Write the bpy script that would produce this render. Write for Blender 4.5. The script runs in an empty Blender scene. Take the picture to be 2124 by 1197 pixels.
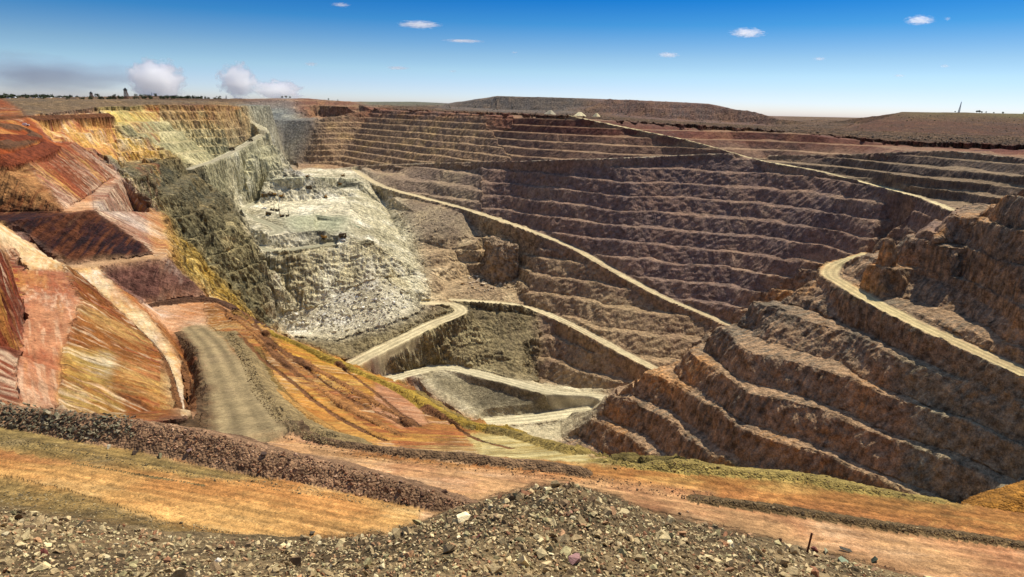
import bpy, bmesh, math, random
import numpy as np
from mathutils import Vector, Matrix
from mathutils.geometry import delaunay_2d_cdt

# ------------------------------------------------------------------ camera, sky, sun, exposure
scene = bpy.context.scene
S = 1.4                                  # authoring unit -> metres
FPX, CX, CY = 1416.0, 1062.0, 598.5      # photograph's focal length in its own pixels (24 mm lens)
PITCH = math.radians(14.72); ROLL = math.radians(1.43)
fwd = np.array([0, math.cos(PITCH), -math.sin(PITCH)])
rgt0 = np.array([1.0, 0, 0]); up0 = np.cross(rgt0, fwd)
rgt = rgt0 * math.cos(ROLL) + up0 * math.sin(ROLL)
upv = up0 * math.cos(ROLL) - rgt0 * math.sin(ROLL)
cam_data = bpy.data.cameras.new('camera'); cam = bpy.data.objects.new('camera', cam_data)
scene.collection.objects.link(cam)
cam.matrix_world = Matrix(((rgt[0], upv[0], -fwd[0], 0), (rgt[1], upv[1], -fwd[1], 0), (rgt[2], upv[2], -fwd[2], 0), (0, 0, 0, 1)))
cam_data.lens = 24; cam_data.sensor_width = 36; cam_data.clip_start = 0.3; cam_data.clip_end = 60000
scene.camera = cam

SUN_EL, SUN_AZ = math.radians(57), math.radians(40)      # azimuth measured clockwise (to the right) from the view direction
world = bpy.data.worlds.new('World'); scene.world = world; world.use_nodes = True
nt = world.node_tree; nt.nodes.clear()
out = nt.nodes.new('ShaderNodeOutputWorld'); bg = nt.nodes.new('ShaderNodeBackground')
sky = nt.nodes.new('ShaderNodeTexSky'); sky.sky_type = 'NISHITA'; sky.sun_disc = False
sky.sun_elevation = SUN_EL; sky.sun_rotation = SUN_AZ
sky.air_density = 1.0; sky.dust_density = 0.6; sky.ozone_density = 2.5
tc = nt.nodes.new('ShaderNodeTexCoord'); sx = nt.nodes.new('ShaderNodeSeparateXYZ')
nt.links.new(tc.outputs['Generated'], sx.inputs[0])
mp = nt.nodes.new('ShaderNodeMapping'); mp.inputs['Scale'].default_value = (1, 1, 3.0)   # the graded sky deepens quickly above the horizon
nrm = nt.nodes.new('ShaderNodeVectorMath'); nrm.operation = 'NORMALIZE'
nt.links.new(tc.outputs['Generated'], mp.inputs[0]); nt.links.new(mp.outputs[0], nrm.inputs[0]); nt.links.new(nrm.outputs[0], sky.inputs['Vector'])
rp = nt.nodes.new('ShaderNodeValToRGB'); rp.color_ramp.interpolation = 'LINEAR'
el = rp.color_ramp.elements; el[1].position = 0.6; el[1].color = (1, 1, 1, 1)
for p_, c_ in ((0.0, (0.68, 0.705, 0.92)), (0.028, (0.70, 0.705, 0.78)), (0.05, (0.68, 0.75, 0.72)), (0.071, (0.545, 0.675, 0.675)), (0.113, (0.142, 0.475, 0.665)), (0.146, (0.025, 0.338, 0.645)), (0.32, (0.5, 0.7, 0.95))):
    e_ = el[0] if p_ == 0.0 else el.new(p_); e_.position = p_; e_.color = (*c_, 1)
nt.links.new(sx.outputs[2], rp.inputs[0])
hs = nt.nodes.new('ShaderNodeMix'); hs.data_type = 'RGBA'; hs.blend_type = 'MULTIPLY'; hs.inputs[0].default_value = 1.0
nt.links.new(sky.outputs[0], hs.inputs[6]); nt.links.new(rp.outputs[0], hs.inputs[7])
nt.links.new(hs.outputs[2], bg.inputs[0]); bg.inputs[1].default_value = 0.115
nt.links.new(bg.outputs[0], out.inputs[0])
sd = bpy.data.lights.new('sun', 'SUN'); sd.energy = 3.8; sd.angle = math.radians(0.5); sd.color = (1, 0.92, 0.79)
sun = bpy.data.objects.new('sun', sd); scene.collection.objects.link(sun)
sdir = Vector((math.sin(SUN_AZ) * math.cos(SUN_EL), math.cos(SUN_AZ) * math.cos(SUN_EL), math.sin(SUN_EL)))
sun.rotation_euler = sdir.to_track_quat('Z', 'Y').to_euler()
scene.view_settings.view_transform = 'Standard'; scene.view_settings.look = 'None'
scene.view_settings.exposure = 0.56; scene.view_settings.gamma = 1.0; scene.view_settings.use_curve_mapping = False
scene.cycles.max_bounces = 24; scene.cycles.diffuse_bounces = 3; scene.cycles.glossy_bounces = 2; scene.cycles.volume_bounces = 24; scene.cycles.use_denoising = True

rng = np.random.default_rng(7)
def lin(r, g, b):
    c = np.array([r, g, b]) / 255.0
    return np.where(c <= 0.04045, c / 12.92, ((c + 0.055) / 1.055) ** 2.4)

# ------------------------------------------------------------------ photograph geometry: pixel + height (or distance) -> world
def ray(px, py):
    return rgt * (px - CX) + upv * (CY - py) + fwd * FPX
def P(px, py, z):                                  # point of that pixel lying at height z
    d = ray(px, py); return d * (z * S / d[2])
def D(px, py, d):                                  # point of that pixel at horizontal forward distance d
    v = ray(px, py); return v * (d * S / v[1])
def H(px, d, z):                                   # hidden ground: column, forward distance, height
    v = ray(px, 226 + 0.025 * (px - CX)); v = v * (d * S / v[1]); v[2] = z * S; return v
def project(p):
    a = p @ rgt; b = p @ upv; c = p @ fwd; c = np.maximum(c, 1e-3)
    return CX + FPX * a / c, CY - FPX * b / c

# ------------------------------------------------------------------ survey lines of the pit
LINES = []
def L(*pts): LINES.append([P(*p) for p in pts])
def LD(*pts): LINES.append([D(*p) for p in pts])
def LH(*pts): LINES.append([H(*p) for p in pts])
PR = [(735,352,-93),(790,385,-97),(870,408,-102),(960,432,-107),(1062,465,-115),(1130,490,-122),(1200,520,-131),(1270,560,-142),(1330,592,-151),(1388,622,-158.5),(1480,660,-168.5)]
PR2 = [(1480,660,-168.5),(1600,715,-180),(1720,775,-191)]
XR = [(700,350,-92),(720,348,-90.5),(756,344,-86.5),(830,341,-78),(907,339,-70.6),(985,337,-63.5),(1062,335,-57.8),(1130,333,-53.6),(1200,331,-50.2),(1300,328,-46.5),(1388,324,-44),(1463,320,-40.6),(1515,320,-39.5)]
MR = [(px_, py_, D(px_, py_, d_)[2] / S) for px_, py_, d_ in ((1180,240,846),(1275,260,800),(1338,273,772),(1438,294,745),(1538,322.5,718),(1593,336,694),(1693,354,654),(1768,373,618),(1844,392,574),(1919,413,524),(1979,438,468))]
YR = [(1600,323.5,-41),(1660,322,-38.4),(1743,321,-35.4),(1894,316,-28.4),(1981,315,-25.6),(2124,330,-27.4)]
SR = [(1788,527,-92.5),(1735,548,-101),(1722,570,-105),(1755,592,-106.5),(1820,630,-108.5),(1900,670,-110.5),(2000,716,-112.5),(2124,773,-115)]
RR = [(940,622,-166),(1000,626,-169),(1060,631,-172),(1110,642,-178),(1160,662,-181),(1240,702,-186),(1300,735,-192),(1360,765,-198)]
UR = [(880,630,-163),(935,631,-166),(955,648,-168),(900,671,-171),(830,705,-175),(770,735,-178),(735,754,-180.5),(690,780,-184)]
LR = [(760,800,-192),(810,786,-195),(850,775,-197),(900,764,-200),(950,765,-201),(1050,790,-206),(1150,815,-211),(1250,825,-214)]
FR2 = [(1220,853,-221),(1160,860,-223),(1100,868,-224),(1020,875,-225)]
TR = [(390,352,-58),(450,331,-55),(500,305,-47),(540,281,-38),(549,274,-34.2),(535,260,-26.8),(512,246,-19),(490,228,-8.8)]
GR = [(525,903,-35),(500,840,-43),(470,770,-51),(440,715,-58),(405,680,-64)]
for r in (PR, PR2, XR, MR, YR, SR, RR, UR, LR, FR2, TR, GR): L(*r)
# right wall rim
RIM = [(770,226,1210),(900,231,1070),(1062,238,915),(1200,246,850),(1300,252,825),(1388,258,825),(1500,266,810),(1593,273,790),(1720,283,755),(1850,293,715),(2000,301,660),(2124,305,605),(2300,316,560)]
LD(*RIM)
# plateau beyond the rim
LD((770,219,1500),(1062,232.5,1500),(1300,245,1400),(1593,262,1200),(1850,275,1000),(2124,285,900),(2300,295,850))
L((1640,338,-44.6),(1850,360,-44.6),(2060,383,-44.6),(2160,392,-44.6)); L((1843,334,-36.4),(1980,348,-36.4),(2124,363,-36.4))
# right spur, upper part
L((1940,470,-63),(1990,434,-53),(2060,412,-45),(2124,402,-38),(2250,420,-38))
L((1845,492,-72),(1900,487,-72),(2000,495,-69),(2124,505,-61),(2250,520,-60))
L((1792,532,-92),(1840,550,-92),(1900,562,-92),(2000,590,-93),(2124,665,-95),(2250,720,-97))
LH((2124,470,-52),(2000,520,-57),(1925,520,-68)); LH((1900,540,-100),(1830,530,-110),(1790,520,-125),(1740,520,-145))
# right spur, lower part (contours)
L((1580,618,-122),(1640,640,-123),(1750,682,-125),(1850,742,-127),(2000,812,-130),(2124,868,-131))
L((1500,672,-141),(1560,722,-140.5),(1700,768,-143),(1850,838,-146),(2000,905,-148),(2124,965,-149))
L((1400,745,-167),(1470,790,-166),(1560,852,-166),(1700,893,-167),(1850,962,-169),(2000,1045,-172))
L((1287,800,-188),(1340,812,-187),(1410,845,-186),(1484,903,-187),(1560,965,-190),(1700,1020,-192))
L((1230,850,-208),(1300,885,-208),(1370,935,-208),(1450,1000,-210))
L((1165,908,-228),(1220,945,-229),(1300,985,-230),(1350,1050,-232))
LH((1150,535,-226),(1290,508,-217),(1420,505,-209),(1560,500,-203))            # hidden far foot of the spur
LH((1350,300,-232),(1600,260,-205),(1900,215,-180),(2250,200,-160))
# lower right wall, floor
L((1090,642,-179),(1085,700,-192),(1085,765,-205))
L((1110,790,-211),(1200,806,-212),(1300,802,-209))
# plateau of working floors
L((560,372,-93.5),(640,377,-93),(745,379,-93)); L((600,352,-93),(660,350,-93),(720,351,-93))
L((565,381,-100),(640,389,-100),(742,392,-100))
L((500,400,-99),(520,425,-104),(560,440,-103),(650,440,-102),(740,405,-101))
L((500,438,-107),(545,455,-107),(585,475,-108),(560,490,-109),(510,470,-108))
L((600,447,-108),(660,452,-108),(720,450,-107))
L((600,484,-108),(650,478,-108),(710,482,-109)); L((610,500,-118),(650,498,-118),(705,498,-118)); L((560,516,-119),(620,512,-119),(690,506,-119))
L((550,532,-122),(620,530,-122),(700,517,-120),(770,505,-117))
L((545,610,-150),(600,622,-152),(650,605,-147),(720,596,-146),(780,580,-142))
L((570,690,-173),(640,684,-171),(720,660,-166),(800,655,-163),(870,625,-159))
L((760,380,-101),(800,430,-118),(830,490,-130),(870,570,-148),(890,618,-160))
L((745,365,-94),(800,400,-103),(860,440,-112),(930,470,-120),(1000,490,-128),(1060,500,-134))
L((850,495,-131),(930,505,-134),(990,492,-132)); L((880,560,-150),(950,575,-158)); L((960,598,-162),(1075,606,-168))
L((984,502,-131.5),(1000,494,-130.5),(1030,490,-130),(1064,494,-131)); L((990,579,-165),(1030,576,-164.5),(1064,572,-163))
L((1090,520,-138),(1100,590,-160),(1095,628,-174))
L((780,742,-184),(860,765,-196)); L((1020,690,-188),(1060,745,-200),(1040,770,-203))
LH((880,440,-225),(1000,430,-226),(1100,420,-228),(1200,430,-229))
# far end of the pit
LD((660,240,1240),(700,243,1240),(745,238,1235)); L((640,340,-90),(700,341,-91))
LD((545,248,1130),(590,250,1150),(640,250,1140)); L((590,335,-88),(625,338,-90))
# far left wall
LD((215,222,720),(300,221,770),(400,221,815),(488,221,860))
L((400,362,-60),(440,392,-72),(480,412,-92),(500,398,-96),(540,375,-95),(600,353,-93))
L((240,332,-41),(300,326,-42),(365,322,-44)); L((250,335,-46),(300,365,-47),(390,354,-57))
LD((60,240,450),(140,238,500),(225,238,560)); L((100,292,-24),(150,300,-25),(220,330,-38))
# left grey wall
L((250,372,-50),(350,400,-60),(440,420,-76),(480,460,-90),(500,480,-95),(545,540,-118),(562,600,-140),(560,690,-166))
L((330,480,-80),(380,540,-100),(440,600,-120),(480,660,-140))
LH((300,330,-90),(440,330,-130),(560,330,-168),(700,340,-185),(850,340,-205),(1000,330,-222),(1200,330,-230))
# upper left platform and cuttings
L((0,345,-25),(60,332,-24),(155,297,-22.5)); L((0,300,-18),(60,285,-18),(110,296,-21)); LD((0,252,330),(60,246,400))
L((0,441,-40),(130,438,-40),(185,402,-40),(240,358,-39))
L((0,446,-40.3),(195,438,-40.5),(250,370,-41))
L((60,332,-24),(130,438,-40)); L((195,438,-40.5),(320,526,-54)); L((130,550,-54),(230,541,-54),(320,527,-54),(335,440,-52),(300,400,-47))
L((190,554,-54.5),(345,535,-54.5),(340,470,-54)); L((290,632,-66),(350,625,-66),(425,612,-66))
L((345,535,-54.5),(425,612,-66))
# near left slopes
L((-200,470,-22),(0,500,-27),(-60,700,-27),(-100,850,-27)); L((-150,460,-25),(-80,440,-26))
L((0,462,-40),(60,520,-40),(130,548,-41),(160,620,-41),(140,700,-41),(125,835,-41)); L((0,545,-38.5),(40,640,-39),(30,760,-39),(20,840,-39))
L((150,558,-54),(250,645,-54),(340,745,-53),(380,855,-51)); L((200,556,-55),(300,650,-55),(370,745,-54),(392,855,-52))
L((330,650,-65.5),(390,760,-60),(425,840,-55))
# near rim, the pit drops away beyond it
NR = [(440,625,-66.5),(560,690,-72),(700,745,-68),(850,805,-62),(960,865,-55),(1050,895,-48),(1180,935,-39),(1310,966,-34),(1500,973,-33.5),(1700,992,-33.5),(1850,1022,-34),(2000,1047,-34),(2200,1075,-34)]
L(*NR)
LH((450,260,-95),(560,245,-105),(700,215,-105),(850,180,-100),(960,150,-90),(1050,130,-85),(1180,105,-80),(1310,90,-75),(1500,90,-75),(1850,88,-75),(2250,85,-72))
L((500,655,-64.5),(600,750,-58),(700,845,-49),(800,925,-39)); L((560,800,-50),(650,885,-42),(720,925,-36))
# foreground roads and bunds (lines keep the flats flat)
L((530,912,-33),(700,945,-32.5),(1000,985,-32.5),(1400,1050,-32.5),(1800,1110,-32.5),(2200,1165,-32.5))
L((700,935,-33),(1000,955,-33.5),(1300,985,-33.5),(1600,1020,-33.5),(2200,1095,-33.5))
L((-200,840,-29.5),(0,895,-29.2),(200,940,-29.2),(400,985,-29.2),(600,1012,-29.3),(800,1050,-29.5),(880,1068,-29.6))
L((-200,1010,-28),(0,1040,-27.5),(200,1070,-27),(400,1100,-27),(600,1115,-27.5),(850,1090,-29))
LH((0,66,-33),(250,66,-33.5),(420,68,-34)); L((100,850,-42),(250,868,-46),(395,880,-47))
MOUND = [(-200,1040,-14),(0,1052,-15),(200,1082,-16),(380,1112,-16),(600,1122,-16),(800,1110,-14),(880,1085,-13),(960,1050,-12),(1100,1012,-10.3),(1180,1006,-10),(1280,1036,-11.3),(1350,1066,-13),(1450,1086,-15),(1600,1122,-18),(1700,1150,-19),(1850,1186,-20),(2000,1230,-20.5),(2250,1300,-20)]
L(*MOUND)
LH((0,33,-24),(380,33,-26),(600,32,-26),(800,30,-25),(960,30,-25),(1180,28,-24),(1400,32,-27),(1600,38,-30),(1850,40,-31),(2124,42,-31.5),(2400,42,-31.5))
L((-200,1197,-9.5),(0,1197,-11),(600,1197,-10),(900,1197,-8),(1180,1197,-7),(1400,1197,-9.5),(1600,1197,-13.5),(1800,1215,-17),(2124,1300,-18))
L((0,1600,-4.5),(1062,1600,-3.4),(2124,1700,-6))
# distant land and spoil heaps
LD((-600,215,1200),(0,210,640),(150,213,680),(300,217,720),(450,219,790),(560,220,950)); LD((0,232,560),(120,238,580),(200,234,620))
LD((-300,208,700),(0,206.5,680),(200,209,740),(430,213,860)); LD((0,207.5,900),(430,213.5,1100))
LD((480,205,1320),(560,202,1320),(640,203,1310),(720,209,1290),(745,216,1270)); LD((510,214,1230),(640,218,1250),(720,222,1240)); LD((290,203.5,2500),(325,198.5,2500),(372,204,2500)); LD((280,206,3000),(325,206,3000),(390,208,3000)); LD((480,208,1500),(640,205,1500),(745,217,1500))
LD((-600,195,9000),(0,203,7000),(350,210.5,7000),(770,217,7000),(1062,225,7000),(1600,250,7000),(2124,252,7000),(2700,262,9000))
LD((760,211,2300),(860,211,2300),(915,217,2300)); LD((750,217.5,2100),(920,219,2100)); LD((760,213,2700),(915,218,2700))
LD((925,215,2050),(980,209,2000),(990,206,1990),(1022,203,1960),(1030,199,1950),(1120,200,1930),(1124,202,1925),(1230,207,1900),(1245,209,1900)); LD((915,222,2010),(1030,229,1885),(1120,231,1862),(1235,236,1840))
LD((930,214,2500),(1030,199,2500),(1230,207,2500)); LD((900,220,2900),(1240,226,2900))
LD((1225,218,1790),(1258,206,1750),(1266,204,1748),(1300,206,1740),(1330,210,1700),(1400,212,1680),(1470,215,1650),(1490,221,1640),(1512,223,1620),(1560,231,1590),(1590,238,1560),(1610,247,1540)); LD((1200,233,1690),(1300,239,1670),(1400,246,1600),(1500,253,1585),(1600,259,1530))
LD((1262,205,2200),(1470,215,2100),(1610,246,2000))
LD((1640,254,1620),(1640,253,2600)); LD((1700,256,1500),(1720,254,2250)); LD((1780,256,1600),(1790,254,2300)); LD((1655,252,2480),(1700,247.5,2500),(1730,250,2500)); LD((921,220,1800),(922,219,2300)); LD((1640,252,3000),(1900,250,3000))
LD((1805,256,1350),(1870,233,1330),(2000,233,1300),(2124,237,1270),(2400,246,1250)); LD((1750,268,1150),(1900,273,1050),(2124,280,1000),(2400,290,950)); LD((1870,232,1700),(2124,236,1700),(2400,245,1700)); LD((1750,255,2000),(2400,255,2000))

# ------------------------------------------------------------------ noise
TAB = rng.random((64, 64, 64), dtype=np.float32) * 2 - 1
def n3(x, y, z):
    xf = np.floor(x); yf = np.floor(y); zf = np.floor(z)
    fx = (x - xf).astype(np.float32); fy = (y - yf).astype(np.float32); fz = (z - zf).astype(np.float32)
    ix = xf.astype(np.int32) & 63; iy = yf.astype(np.int32) & 63; iz = zf.astype(np.int32) & 63
    jx = (ix + 1) & 63; jy = (iy + 1) & 63; jz = (iz + 1) & 63
    fx = fx * fx * (3 - 2 * fx); fy = fy * fy * (3 - 2 * fy); fz = fz * fz * (3 - 2 * fz)
    T = TAB.ravel()
    a = (ix << 12); b = (jx << 12); c = (iy << 6); d = (jy << 6)
    def lx(q, r): u = T[a + q + r]; return u + (T[b + q + r] - u) * fx
    v0 = lx(c, iz); v0 = v0 + (lx(d, iz) - v0) * fy
    v1 = lx(c, jz); v1 = v1 + (lx(d, jz) - v1) * fy
    return v0 + (v1 - v0) * fz
def fbm(x, y, z, wl, octv, gain=0.5, off=0.0, ridged=False):
    s = 0; a = 1.0; t = 0
    for k in range(octv):
        q = 2.03 ** k / wl; o = off + 17.3 * k
        v = n3(x * q + o, y * q + 1.7 * o, z * q + 0.6 * o)
        if ridged: v = 1 - 2 * np.abs(v)
        s = s + a * v; t += a; a *= gain
    return s / t

# ------------------------------------------------------------------ triangulated survey -> polar height field
vs, es, zs = [], [], []
for ln in LINES:
    prev = None
    for i, p in enumerate(ln):
        vs.append(Vector((p[0], p[1]))); zs.append(p[2])
        if prev is not None: es.append((prev, len(vs) - 1))
        prev = len(vs) - 1
for a in range(-75, 80, 15):                                       # far frame of the plain and ground behind the camera
    for R, z in ((40000, -40), (14000, -38)):
        vs.append(Vector((R * math.sin(math.radians(a)), R * math.cos(math.radians(a))))); zs.append(z)
for x, y, z in ((0, -60, -8), (-200, -60, -20), (200, -60, -20), (0, 3, -4.6), (-4, 3, -5), (4, 3, -5), (-60, 10, -14), (60, 10, -16), (-700, 100, -15), (700, 100, -25), (-600, 500, -12), (800, 500, -25)):
    vs.append(Vector((x, y))); zs.append(z)
ov, oe, of, vmap, emap, fmap = delaunay_2d_cdt(vs, es, [], 0, 1e-3)
oxy = np.array([[v.x, v.y] for v in ov]); oz = np.zeros(len(ov))
svx = np.array([[v.x, v.y] for v in vs]); szs = np.array(zs)
for i, m in enumerate(vmap):
    if m: oz[i] = szs[list(m)].mean()
    else:                                                            # two survey lines cross: take the line passing there
        d = np.hypot(*(svx - oxy[i]).T); k = np.argsort(d)[:3]; w = 1 / (d[k] + 1e-3); oz[i] = (szs[k] * w).sum() / w.sum()

Q = 1.0
th = np.concatenate([np.linspace(-70, -43, 60, endpoint=False), np.linspace(-43, 43, int(1300 * Q), endpoint=False), np.linspace(43, 70, 60)])
th = np.radians(th).astype(np.float64)
rr = [2.0]
while rr[-1] < 42000:
    r = rr[-1]
    if r < 130: dr = r * 0.0048 + 0.0
    elif r < 300: dr = 0.62
    elif 380 < r < 700: dr = 0.5
    elif r < 1250: dr = 0.8 + (r - 300) * 0.0003
    elif r < 1800: dr = 2.0
    else: dr = r * 0.006
    rr.append(r + dr / Q)
rr = np.array(rr); NT, NRr = len(th), len(rr)
X = rr[:, None] * np.sin(th)[None]; Y = rr[:, None] * np.cos(th)[None]
Z = np.full((NRr, NT), -20.0)
for f in of:
    if len(f) != 3: continue
    a, b, c = (oxy[i] for i in f); za, zb, zc = (oz[i] for i in f)
    den = (b[1]-c[1])*(a[0]-c[0]) + (c[0]-b[0])*(a[1]-c[1])
    if abs(den) < 1e-9: continue
    pts = np.array([a, b, c]); ang = np.arctan2(pts[:, 0], pts[:, 1]); rad = np.hypot(pts[:, 0], pts[:, 1])
    inside0 = False
    if ang.max() - ang.min() > math.pi * 0.9: t0, t1, r0 = 0, NT, 0
    else:
        t0, t1 = np.searchsorted(th, [ang.min() - 1e-4, ang.max() + 1e-4])
        dmin = rad.min()
        for p, q in ((a, b), (b, c), (c, a)):
            e = q - p; t = np.clip(-(p @ e) / max(e @ e, 1e-9), 0, 1); dmin = min(dmin, np.hypot(*(p + e * t)))
        r0 = np.searchsorted(rr, dmin - 0.01)
    r1 = np.searchsorted(rr, rad.max() + 0.01)
    if t1 <= t0 or r1 <= r0: continue
    x = X[r0:r1, t0:t1]; y = Y[r0:r1, t0:t1]
    w0 = ((b[1]-c[1])*(x-c[0]) + (c[0]-b[0])*(y-c[1])) / den; w1 = ((c[1]-a[1])*(x-c[0]) + (a[0]-c[0])*(y-c[1])) / den; w2 = 1 - w0 - w1
    m = (w0 >= -1e-6) & (w1 >= -1e-6) & (w2 >= -1e-6)
    zz = w0 * za + w1 * zb + w2 * zc
    sub = Z[r0:r1, t0:t1]; sub[m] = zz[m]
print('grid', NRr, NT, 'tris', len(of))

def hit(px, py):                                                     # where the ray of a pixel meets the ground
    d = ray(px, py); t = math.atan2(d[0], d[1]); tn = d[2] / math.hypot(d[0], d[1])
    j = min(max(int(np.searchsorted(th, t)), 0), NT - 1)
    s = Z[:, j] / rr
    k = np.nonzero(s[120:] >= tn)[0]
    i = (k[0] + 120) if len(k) else NRr - 1
    r = rr[i]; return np.array([r * math.sin(t), r * math.cos(t), Z[i, j]])
# ------------------------------------------------------------------ ground zones (outline in photograph pixels, bench height m, berm share,
#  roughness m, its wavelength m, groove depth m, strike deg, three colours, rubble, part of the setting)
ZN = []
def zone(poly, H=14, berm=0.42, ta=1.0, A=1.5, Lw=22, st=0.0, ang=130, c=None, rub=0.3, g='pit_wall', soft=4.0, cw=40.0, anis=1.0):
    ZN.append(dict(poly=np.array(poly, float), H=H, berm=berm, ta=ta, A=A, Lw=Lw, st=st, ang=ang, c=[lin(*q) for q in c], rub=rub, g=g, soft=soft, cw=cw, anis=anis))
BIG = [(-4000,-900),(6000,-900),(6000,6000),(-4000,6000)]
zone(BIG, H=18, berm=0.46, A=1.2, c=[(134,106,88),(114,95,86),(154,126,102)], st=0.7)
# far end and upper walls
zone([(760,222),(1062,236),(1593,270),(2400,320),(2400,348),(2124,332),(1981,317),(1743,323),(1593,330),(1540,324),(1388,326),(1200,333),(1062,337),(900,341),(760,346)], H=11.5, berm=0.6, A=0.7, c=[(122,92,72),(108,84,70),(146,114,88)], st=0.6)
zone([(760,222),(1062,236),(1593,270),(2124,302),(2400,320),(2400,345),(2124,322),(1593,296),(1300,285),(1062,268),(770,250)], H=11.5, berm=0.62, A=0.6, c=[(104,62,48),(94,64,54),(128,86,62)], st=0.6)
zone([(600,195),(745,205),(1062,232),(1062,262),(900,252),(800,245),(640,255)], A=1.8, c=[(135,88,66),(120,92,76),(160,110,76)])
zone([(625,240),(1000,240),(1062,335),(720,350),(620,350)], H=12, berm=0.5, A=1.3, c=[(152,122,90),(128,104,84),(172,140,96)], st=0.8, ang=170)
zone([(545,235),(658,245),(625,340),(590,330)], ta=0, A=0.9, st=1.2, ang=170, c=[(120,114,100),(104,100,92),(140,132,112)], rub=0.6)
zone([(490,205),(612,205),(612,252),(530,250)], ta=0, A=1.6, st=1.5, ang=170, c=[(128,128,116),(108,110,104),(160,158,140)], rub=0.6)
zone([(1560,326),(1743,324),(1981,318),(2124,334),(2400,347),(2400,425),(2060,415),(1979,436),(1844,391),(1593,335)], H=10, berm=0.76, ta=1, A=0.8, c=[(104,86,70),(90,78,68),(126,106,84)], st=1.0)
# right wall lower, pit road and below
zone([(1085,515),(1200,528),(1480,662),(1420,760),(1260,815),(1085,795)], H=19, berm=0.48, A=1.5, c=[(158,132,98),(138,112,88),(176,150,112)], st=0.8)
zone([(740,345),(1000,345),(1000,440),(880,415),(790,385)], H=17, berm=0.56, A=1.2, c=[(150,128,102),(128,108,90),(168,146,112)], st=0.6)
zone([(770,385),(900,418),(1062,470),(1130,495),(1100,560),(1085,640),(900,640),(850,520),(800,430)], H=16, ta=0.9, berm=0.6, A=1.9, Lw=26, c=[(176,150,112),(150,126,96),(198,174,132)], rub=0.9, st=0.4)
zone([(800,405),(880,420),(1000,450),(1000,490),(850,500)], ta=0, A=1.2, Lw=14, c=[(150,132,104),(134,116,94),(176,156,120)], rub=1.0)
# right spur
zone([(1150,915),(1235,845),(1310,788),(1400,742),(1500,665),(1560,620),(1640,572),(1700,545),(1790,522),(1825,490),(1930,480),(1960,465),(2000,425),(2124,390),(2600,380),(2600,1100),(2000,1050),(1700,996),(1310,970)],
     H=24, berm=0.56, A=2.0, Lw=30, c=[(170,138,104),(120,108,90),(192,142,90)], rub=0.5, st=1.3, ang=120, cw=60)
zone([(1850,720),(2000,760),(2600,900),(2600,1100),(2000,1050),(1850,990),(1900,860)], H=24, berm=0.56, A=2.0, Lw=30, c=[(144,132,106),(166,146,112),(122,122,104)], rub=0.5, st=1.3, ang=120)
# working floor and pale slopes
zone([(490,395),(560,360),(640,350),(742,352),(790,400),(860,500),(890,620),(840,690),(700,720),(540,690),(548,545),(500,470)], ta=0, A=1.9, Lw=18, c=[(226,214,178),(162,152,120),(242,234,208)], rub=0.9, g='pit_floor', st=0.5, ang=100)
zone([(735,360),(790,395),(860,490),(895,620),(845,660),(800,560),(760,470),(720,420)], ta=0, A=3.0, Lw=18, st=2.2, ang=50, c=[(214,202,162),(160,150,116),(238,228,194)], rub=1.0)
zone([(545,520),(700,508),(790,500),(850,600),(800,660),(690,600),(640,660),(560,640)], ta=0, A=4.2, Lw=24, st=3.2, ang=10, c=[(214,200,156),(156,140,102),(236,226,192)], rub=0.6)
zone([(560,650),(650,640),(720,600),(790,575),(850,610),(860,650),(780,680),(640,700),(560,700)], ta=0, A=1.2, Lw=10, c=[(220,210,178),(196,184,150),(236,228,204)], rub=1.4)
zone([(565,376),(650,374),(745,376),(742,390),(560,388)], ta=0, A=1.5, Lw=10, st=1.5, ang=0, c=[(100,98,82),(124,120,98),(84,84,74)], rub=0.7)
zone([(590,446),(730,448),(715,482),(600,484)], ta=0, A=1.0, Lw=10, c=[(168,166,132),(140,142,114),(190,186,150)], rub=0.8, g='pit_floor')
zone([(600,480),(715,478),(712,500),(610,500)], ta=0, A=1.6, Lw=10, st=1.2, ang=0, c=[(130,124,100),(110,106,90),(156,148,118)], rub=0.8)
# cliffs below the switchback
zone([(545,690),(700,705),(860,650),(945,625),(1010,622),(1110,640),(1120,690),(1110,790),(960,770),(870,770),(760,745),(690,742)], H=24, ta=0.3, A=3.8, Lw=22, st=3.0, ang=20, c=[(150,134,96),(120,106,78),(186,170,124)], rub=0.7)
zone([(840,765),(950,760),(1060,785),(1260,810),(1250,850),(1150,920),(1000,885),(900,820)], ta=0, A=0.9, Lw=12, c=[(190,176,138),(170,156,122),(208,196,160)], rub=0.5, g='pit_floor')
zone([(885,770),(1050,795),(1160,825),(1240,828),(1200,848),(1060,850),(990,850),(900,800)], ta=0, A=0.8, Lw=8, c=[(122,112,86),(106,98,78),(140,128,98)], rub=0.9)
# far left wall
zone([(205,216),(495,216),(560,262),(500,310),(395,352),(362,330),(225,335)], H=12.5, berm=0.5, A=1.2, Lw=20, st=2.0, ang=80, c=[(168,158,112),(146,140,104),(206,192,142)], rub=0.5)
zone([(205,216),(495,218),(530,262),(480,258),(400,250),(300,238),(225,240)], H=12.5, berm=0.5, A=1.0, Lw=20, st=1.6, ang=80, c=[(204,142,62),(158,82,48),(228,196,120)], rub=0.4, cw=30)
zone([(205,216),(300,220),(330,240),(260,262),(225,262)], H=12.5, berm=0.5, A=1.0, Lw=20, st=1.6, ang=80, c=[(196,176,104),(176,160,100),(212,180,88)], rub=0.4)
zone([(390,352),(500,312),(556,276),(600,345),(560,372),(500,400),(470,402),(420,380)], H=16, berm=0.45, A=1.5, Lw=18, st=2.2, ang=80, c=[(188,180,140),(150,146,116),(216,208,172)], rub=0.7)
zone([(225,262),(300,290),(365,322),(240,335),(205,300)], H=13, berm=0.45, A=1.1, Lw=18, st=1.6, ang=80, c=[(206,166,72),(220,206,166),(178,132,60)], rub=0.5)
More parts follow.
